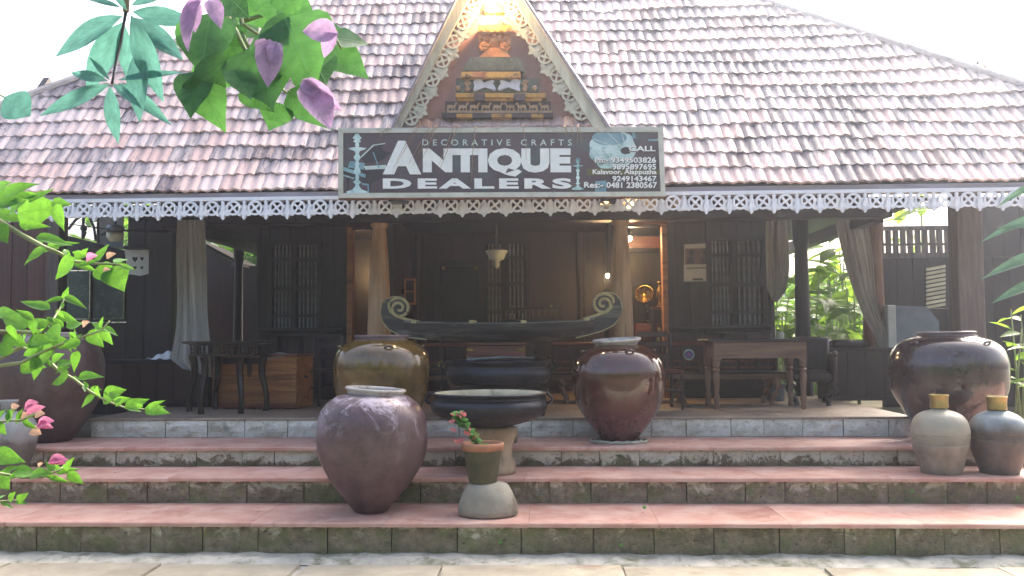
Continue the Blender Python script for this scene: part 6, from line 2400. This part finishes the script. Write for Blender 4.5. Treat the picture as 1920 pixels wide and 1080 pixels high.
YB1 = 2.6
bg_ = thing('bougainvillea', 'bougainvillea reaching in from the left with bright green leaves and pink bracts', 'bougainvillea', (-2.25, 2.5, 0))
rb = random.Random(12)
def fstem(parent, pts, r0, r1, Y, pre=(), m='stem'):
    p = [Vector(q) for q in pre] + [at(x, y, Y + .03 * math.sin(i * 1.3)) for i, (x, y) in enumerate(pts)]
    n = len(p)
    MB().tube(p, [r0 + (r1 - r0) * i / (n - 1) for i in range(n)], 7).build('branch', M[m], parent, 'all', world=True)


root = Vector((-2.25, 2.5, 0))
MB().tube([root, root + Vector((.03, .02, .5)), root + Vector((-.03, .05, 1.1)), root + Vector((.04, .0, 1.7)), root + Vector((.02, -.15, 2.4)), root + Vector((.1, -.35, 2.9))], [.05, .045, .038, .03, .024, .018], 9).build('trunk', M['bark'], bg_, 'all', world=True)
fstem(bg_, [(-40, 395), (0, 415), (40, 440), (80, 462), (110, 474), (138, 490), (175, 494), (215, 495), (238, 500)], .010, .0022, YB1, [root + Vector((.04, 0, 1.75))])
fstem(bg_, [(-40, 620), (0, 622), (45, 623), (80, 624), (98, 600), (112, 580), (121, 560)], .009, .0022, YB1, [root + Vector((.0, .02, 1.3))])
fstem(bg_, [(80, 660), (120, 643), (160, 630), (190, 620), (205, 602)], .006, .002, YB1 - .05, [at(-30, 690, YB1 - .02), at(40, 680, YB1 - .03)])
fstem(bg_, [(40, 650), (80, 668), (110, 695), (140, 712), (170, 735), (200, 752), (235, 765), (285, 768)], .007, .0022, YB1 + .05, [root + Vector((.0, .02, 1.2))])
fstem(bg_, [(-40, 790), (0, 790), (40, 788), (66, 778)], .006, .002, YB1, [root + Vector((0, .03, .95))])
fstem(bg_, [(-40, 885), (0, 888), (40, 895), (80, 895), (110, 882), (125, 870)], .006, .002, YB1, [root + Vector((0, .03, .7))])
fstem(bg_, [(-40, 945), (0, 940), (30, 938)], .005, .002, YB1, [root + Vector((0, .03, .6))])

LV = [  # base x, y, tip x, y, width
    (-12, 378, 66, 364, 1.1), (10, 366, 62, 337, .8), (55, 378, 105, 357, .8), (36, 400, 106, 384, 1.5), (98, 380, 134, 383, .9), (-5, 402, 46, 410, .9), (106, 385, 124, 434, .9),
    (38, 421, 93, 424, .6), (-8, 425, 14, 455, 1.6), (70, 446, 134, 452, .65), (103, 462, 152, 459, .5), (84, 468, 39, 493, .9), (139, 486, 99, 524, 1.0), (140, 481, 163, 478, .9), (181, 487, 207, 459, 1.1),
    (212, 502, 229, 543, 1.75), (214, 492, 241, 484, 1.2), (138, 490, 181, 508, .55), (228, 500, 256, 508, .5), (-6, 360, 14, 338, 1.3), (20, 395, 48, 372, 1.3),
    (185, 500, 214, 528, 1.4), (150, 497, 190, 488, .5),
    (121, 562, 127, 538, .8), (117, 560, 80, 566, .6), (122, 558, 158, 571, .55), (92, 580, 40, 569, .55), (105, 588, 150, 606, .7), (62, 598, 28, 579, .6), (-6, 592, 22, 580, 1.1), (52, 612, 4, 594, 1.1), (64, 600, 60, 628, 1.3),
    (88, 612, 58, 596, .9), (118, 612, 84, 592, .7), (100, 612, 112, 644, 1.2), (126, 614, 158, 602, .9), (86, 628, 46, 650, 1.2), (140, 626, 134, 658, 1.2), (188, 614, 196, 593, 1.0), (190, 618, 173, 604, 1.0),
    (196, 614, 222, 629, .7), (192, 620, 211, 649, .9), (168, 622, 196, 652, 1.2), (80, 650, 38, 666, 1.3), (74, 672, 60, 714, 1.5), (100, 660, 46, 684, 1.2), (98, 676, 124, 664, 1.0), (108, 684, 142, 676, 1.1), (146, 660, 136, 698, 1.1),
    (148, 708, 188, 700, .75), (126, 708, 99, 722, 1.1), (30, 640, -10, 652, 1.3), (20, 610, 30, 640, 1.2), (60, 640, 100, 636, .9), (150, 640, 110, 656, .8), (10, 628, 50, 648, 1.2), (100, 640, 140, 650, 1.0), (20, 662, -12, 640, 1.2), (40, 688, 90, 690, 1.0),
    (177, 742, 149, 762, 1.1), (195, 746, 234, 729, 1.2), (186, 742, 178, 727, 1.0), (236, 764, 281, 749, .9), (280, 766, 306, 749, .6), (274, 766, 318, 774, .9), (240, 764, 266, 770, .7), (284, 762, 300, 776, .9), (218, 756, 240, 745, .8), (286, 764, 312, 762, .5),
    (-4, 784, 8, 766, 1.2), (14, 788, 32, 768, 1.6), (50, 784, 70, 764, 1.0), (44, 790, 72, 806, .6), (-6, 796, 10, 815, 1.5), (30, 790, 50, 776, 1.1),
    (-8, 852, 42, 864, 1.0), (-5, 888, 16, 918, 1.6), (28, 884, 72, 886, 1.2), (102, 882, 86, 866, .8), (122, 880, 136, 858, .8), (106, 884, 148, 879, .6), (128, 886, 158, 910, .85), (92, 894, 132, 905, .5), (10, 884, 34, 872, 1.0), (60, 892, 96, 884, .8),
    (-6, 938, 10, 924, 1.1), (18, 938, 32, 922, 1.0), (34, 940, 50, 925, 1.1), (30, 942, 52, 944, .8), (2, 944, 30, 952, .5)]
cap = 0
for i, (bx, by, tx, ty, w) in enumerate(LV):
    Yl = YB1 + rb.uniform(-.10, .10)
    dy = rb.uniform(-.035, .035)
    face = Vector((rb.uniform(-.4, .4), -1, rb.uniform(.1, .9)))
    put_leaf(bg_, 'leaf', bou_leaf[i % 4], at(bx, by, Yl), at(tx, ty, Yl + dy), face, w * .76, rb.uniform(-.25, .25))
# finer young leaves and twigs along the branches
for sx0, sy0, sx1, sy1, n in ((60, 452, 235, 498, 10), (0, 623, 80, 624, 8), (90, 605, 122, 562, 6), (120, 643, 203, 605, 9), (80, 668, 140, 712, 8), (150, 722, 285, 768, 9), (0, 790, 60, 782, 4), (20, 892, 122, 878, 7)):
    for i in range(n):
        t = rb.random()
        bx, by = sx0 + (sx1 - sx0) * t, sy0 + (sy1 - sy0) * t
        a = rb.uniform(0, 6.28)
        L = rb.uniform(9, 22)
        Yl = YB1 + rb.uniform(-.05, .08)
        put_leaf(bg_, 'leaf', bou_leaf[i % 4], at(bx, by, Yl), at(bx + L * math.cos(a), by + L * math.sin(a), Yl + rb.uniform(-.02, .02)), Vector((rb.uniform(-.6, .6), -1, rb.uniform(-.1, .9))), rb.uniform(.5, .85), rb.uniform(-.4, .4))
for (bx, by, tx, ty, w) in ((46, 768, 66, 752, 1.3), (50, 772, 74, 762, 1.0), (70, 800, 95, 786, 1.3), (72, 796, 92, 798, 1.0), (92, 866, 122, 858, 1.0), (94, 868, 116, 864, .8), (162, 486, 178, 478, 1.2)):
    Yl = YB1 - .13
    put_leaf(bg_, 'bract', bract_me[cap % 2], at(bx, by, Yl), at(tx, ty, Yl - .02), Vector((rb.uniform(-.5, .5), -1, .5)), w * .78, rb.uniform(-.4, .4))
    cap += 1
for (bx, by, tx, ty, w) in ((22, 768, 32, 760, 1.4), (40, 782, 50, 776, 1.4), (66, 778, 80, 774, 1.3), (58, 806, 74, 812, 1.3), (200, 484, 213, 474, 1.1), (155, 612, 164, 602, 1.2), (194, 508, 204, 504, 1.0), (72, 875, 78, 868, 1.0)):
    put_leaf(bg_, 'bud', bud_me, at(bx, by, YB1 - .03), at(tx, ty, YB1 - .04), Vector((0, -1, .5)), w, 0)

# upper branch of bougainvillea
YT = 1.75
bt = thing('bougainvillea', 'shaded bougainvillea spray with mauve bracts hanging in at the top left', 'bougainvillea', (-1.55, 1.9, 0))
r2 = Vector((-1.55, 1.9, 0))
MB().tube([r2, r2 + Vector((.02, 0, .8)), r2 + Vector((-.03, -.05, 1.6)), r2 + Vector((.1, -.08, 2.3)), r2 + Vector((.5, -.12, 2.62)), at(430, -110, YT)], [.04, .035, .028, .02, .014, .009], 9).build('trunk', M['bark'], bt, 'all', world=True)
fstem(bt, [(430, -110), (405, -20), (422, 22), (445, 62), (462, 100), (466, 115)], .007, .003, YT)
fstem(bt, [(430, -110), (452, -10), (453, 35), (458, 70), (470, 97)], .007, .0025, YT + .02)
fstem(bt, [(455, 45), (480, 62), (505, 76), (520, 66), (532, 58)], .004, .002, YT - .02)
fstem(bt, [(466, 115), (500, 150), (540, 175), (580, 160)], .004, .002, YT + .03)
fstem(bt, [(455, 40), (520, 20), (580, 45), (625, 62), (640, 92)], .005, .002, YT + .05)
fstem(bt, [(466, 105), (430, 100), (395, 110), (360, 150)], .005, .002, YT + .02)
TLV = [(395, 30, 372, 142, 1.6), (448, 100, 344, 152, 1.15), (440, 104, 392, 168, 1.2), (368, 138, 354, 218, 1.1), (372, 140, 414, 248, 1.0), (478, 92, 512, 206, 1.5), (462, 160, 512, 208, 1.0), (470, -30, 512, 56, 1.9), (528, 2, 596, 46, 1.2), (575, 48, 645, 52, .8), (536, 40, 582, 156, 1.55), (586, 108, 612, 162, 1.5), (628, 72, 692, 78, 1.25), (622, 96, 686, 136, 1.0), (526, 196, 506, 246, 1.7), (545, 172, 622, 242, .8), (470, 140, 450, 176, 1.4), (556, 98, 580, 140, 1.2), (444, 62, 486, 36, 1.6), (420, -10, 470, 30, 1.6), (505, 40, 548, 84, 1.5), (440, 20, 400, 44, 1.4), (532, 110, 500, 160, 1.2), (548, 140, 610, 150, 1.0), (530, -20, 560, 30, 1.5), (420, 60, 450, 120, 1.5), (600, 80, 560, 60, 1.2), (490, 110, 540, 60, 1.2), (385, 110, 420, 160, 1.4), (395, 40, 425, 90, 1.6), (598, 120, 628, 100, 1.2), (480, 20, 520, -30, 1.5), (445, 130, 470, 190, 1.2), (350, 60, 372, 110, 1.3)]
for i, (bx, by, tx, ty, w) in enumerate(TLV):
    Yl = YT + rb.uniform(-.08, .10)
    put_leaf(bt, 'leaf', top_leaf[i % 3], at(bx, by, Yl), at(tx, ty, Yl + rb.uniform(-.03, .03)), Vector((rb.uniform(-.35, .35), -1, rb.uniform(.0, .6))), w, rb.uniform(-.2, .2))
for i, (bx, by, tx, ty, w) in enumerate(((382, -8, 344, 92, .8), (392, 0, 414, 44, 1.0), (372, 0, 362, 60, 1.3), (497, 72, 488, 108, 1.5), (506, 74, 502, 160, .95), (518, 78, 512, 120, 1.0), (634, 64, 566, 56, 1.2), (632, 62, 600, 104, 1.2), (566, 160, 622, 238, 1.2), (572, 150, 634, 208, .9), (568, 148, 600, 186, 1.2))):
    Yl = YT - .14
    put_leaf(bt, 'bract', mauve_me[i % 2], at(bx, by, Yl), at(tx, ty, Yl + rb.uniform(-.02, .02)), Vector((rb.uniform(-.4, .4), -1, .3)), w * .82, rb.uniform(-.3, .3))

# tree with whorled leaves
YK = 2.0
wt = thing('whorled_leaf_tree', 'young tree with hanging whorls of long leaves at the top left corner', 'tree', (-2.0, 2.3, 0))
r3 = Vector((-2.0, 2.3, 0))
MB().tube([r3, r3 + Vector((.05, 0, 1.0)), r3 + Vector((.0, -.05, 2.0)), r3 + Vector((.35, -.2, 2.75)), at(250, -160, YK), at(238, -40, YK), at(236, 22, YK)], [.06, .05, .04, .026, .014, .010, .007], 9).build('trunk', M['bark'], wt, 'all', world=True)
fstem(wt, [(236, 22), (226, 80), (216, 125), (210, 156)], .004, .003, YK, m='iron')
for i, (bx, by, tx, ty, w) in enumerate(((230, 30, 98, 102, .95), (226, 14, 165, -6, .6), (246, 28, 311, 192, .72), (238, 20, 205, -30, .6), (248, 22, 368, 40, .8), (246, 32, 345, 118, .75), (262, 88, 258, 226, .75), (234, 40, 150, 172, .9), (246, 10, 330, -20, .7), (250, 60, 322, 92, .8), (232, 44, 236, 150, .7),
                                         (206, 158, 79, 220, .62), (206, 162, 219, 268, .72), (222, 156, 314, 224, .52), (220, 150, 346, 140, .42), (202, 152, 128, 134, .5), (212, 158, 262, 196, .5), (206, 150, 168, 108, .5))):
    Yl = YK + rb.uniform(-.06, .06)
    put_leaf(wt, 'leaf', whorl_me[i % 3], at(bx, by, Yl), at(tx, ty, Yl + rb.uniform(-.05, .05)), Vector((rb.uniform(-.3, .3), -1, rb.uniform(0, .5))), w * .55, rb.uniform(-.25, .25))
put_leaf(wt, 'leaf', whorl_me[0], at(8, 182, YK), at(56, 216, YK), Vector((0, -1, .3)), 1.5)
MB().tube([at(8, 182, YK), at(-60, 150, YK), r3 + Vector((.0, -.05, 2.0))], [.002, .004, .008], 6).build('branch', M['stem'], wt, 'all', world=True)
# small seedlings rooted in the step joints
for i, (px, py, Y, z) in enumerate(((938, 1016, 6.5, .1), (1165, 1022, 6.5, .09), (1710, 920, 7.24, .36), (1208, 951, 6.7, Z1 + .002), (1908, 932, 7.24, .34))):
    p = at(px, py, Y)
    t = thing('seedling', ('tiny green seedling on the lowest riser below the potted plant', 'tiny green seedling low on the first riser right of the potted plant', 'small green weed in the middle riser left of the two stoneware jars', 'fallen green leaf sprig on the lowest red tread', 'small green weed in the middle riser at the far right edge')[i], 'seedling', (p.x, p.y, p.z))
    for q in range(5):
        a = q * 1.25
        d = Vector((math.cos(a), -.5, math.sin(a) * .8)).normalized()
        put_leaf(t, 'leaf', sm_leaf[q % 2], p + Vector((0, -.004, 0)), p + d * .018, Vector((0, -1, .6)), 1.2)

o = mass('foliage', -26, 26, -17, -11, .2, 8.0, 7000, .55, 9, lambda x: 5.2 + 2.6 * math.sin(x * .55 + .6) + 1.2 * math.sin(x * 1.3))
tag(o, 'trees across the yard that face the house and show in the glazed jars', None, None, 'stuff')
# fallen bits on the steps and paving (too small and many to count)
r = random.Random(5)
v, f = [], []
for i in range(260):
    k_ = r.randrange(5)
    y, z = ((r.uniform(Y0, Y1), Z1 + .004), (r.uniform(Y1, Y2), Z2 + .004), (r.uniform(Y2, Y3), Z3 + .004), (r.uniform(5.2, 6.5), .06), (r.uniform(8.7, 10.5), ZF + .002))[k_]
    if k_ < 3 and r.random() < .5:
        y = (Y1, Y2, Y3)[k_] - r.uniform(.01, .06)
    x = r.uniform(-4.6, 5)
    s = r.uniform(.006, .022)
    a = r.uniform(0, 6.28)
    d, e = Vector((math.cos(a), math.sin(a), .1)) * s, Vector((-math.sin(a), math.cos(a), 0)) * s * r.uniform(.2, .5)
    p = Vector((x, y, z + .003))
    b0 = len(v)
    v += [p - d, p + e + Vector((0, 0, .004)), p + d, p - e]
    f.append((b0, b0 + 1, b0 + 2, b0 + 3))
me = bpy.data.meshes.new('litter')
me.from_pydata([tuple(q) for q in v], [], f)
me.materials.append(M['straw'])
o = bpy.data.objects.new('litter', me)
col.objects.link(o)
tag(o, 'dry leaf crumbs and bits scattered over the steps and paving', None, None, 'stuff')

# ================================================================== HAZE, added to give the veil of lens flare
hz_ = MB().box(-85, 85, -45, 125, -1.5, 9.0)
hm = bpy.data.materials.new('haze')
hm.use_nodes = True
hm.node_tree.nodes.remove(hm.node_tree.nodes['Principled BSDF'])
pv_ = hm.node_tree.nodes.new('ShaderNodeVolumePrincipled')
pv_.inputs['Color'].default_value = (.78, .85, 1.0, 1)
pv_.inputs['Density'].default_value = 0.0055
pv_.inputs['Anisotropy'].default_value = 0.85
hm.node_tree.links.new(pv_.outputs[0], hm.node_tree.nodes['Material Output'].inputs['Volume'])
haze = hz_.build('haze', hm)
haze['kind'] = 'stuff'
haze['label'] = 'thin pale haze added for the veil of lens flare over the whole yard and house'
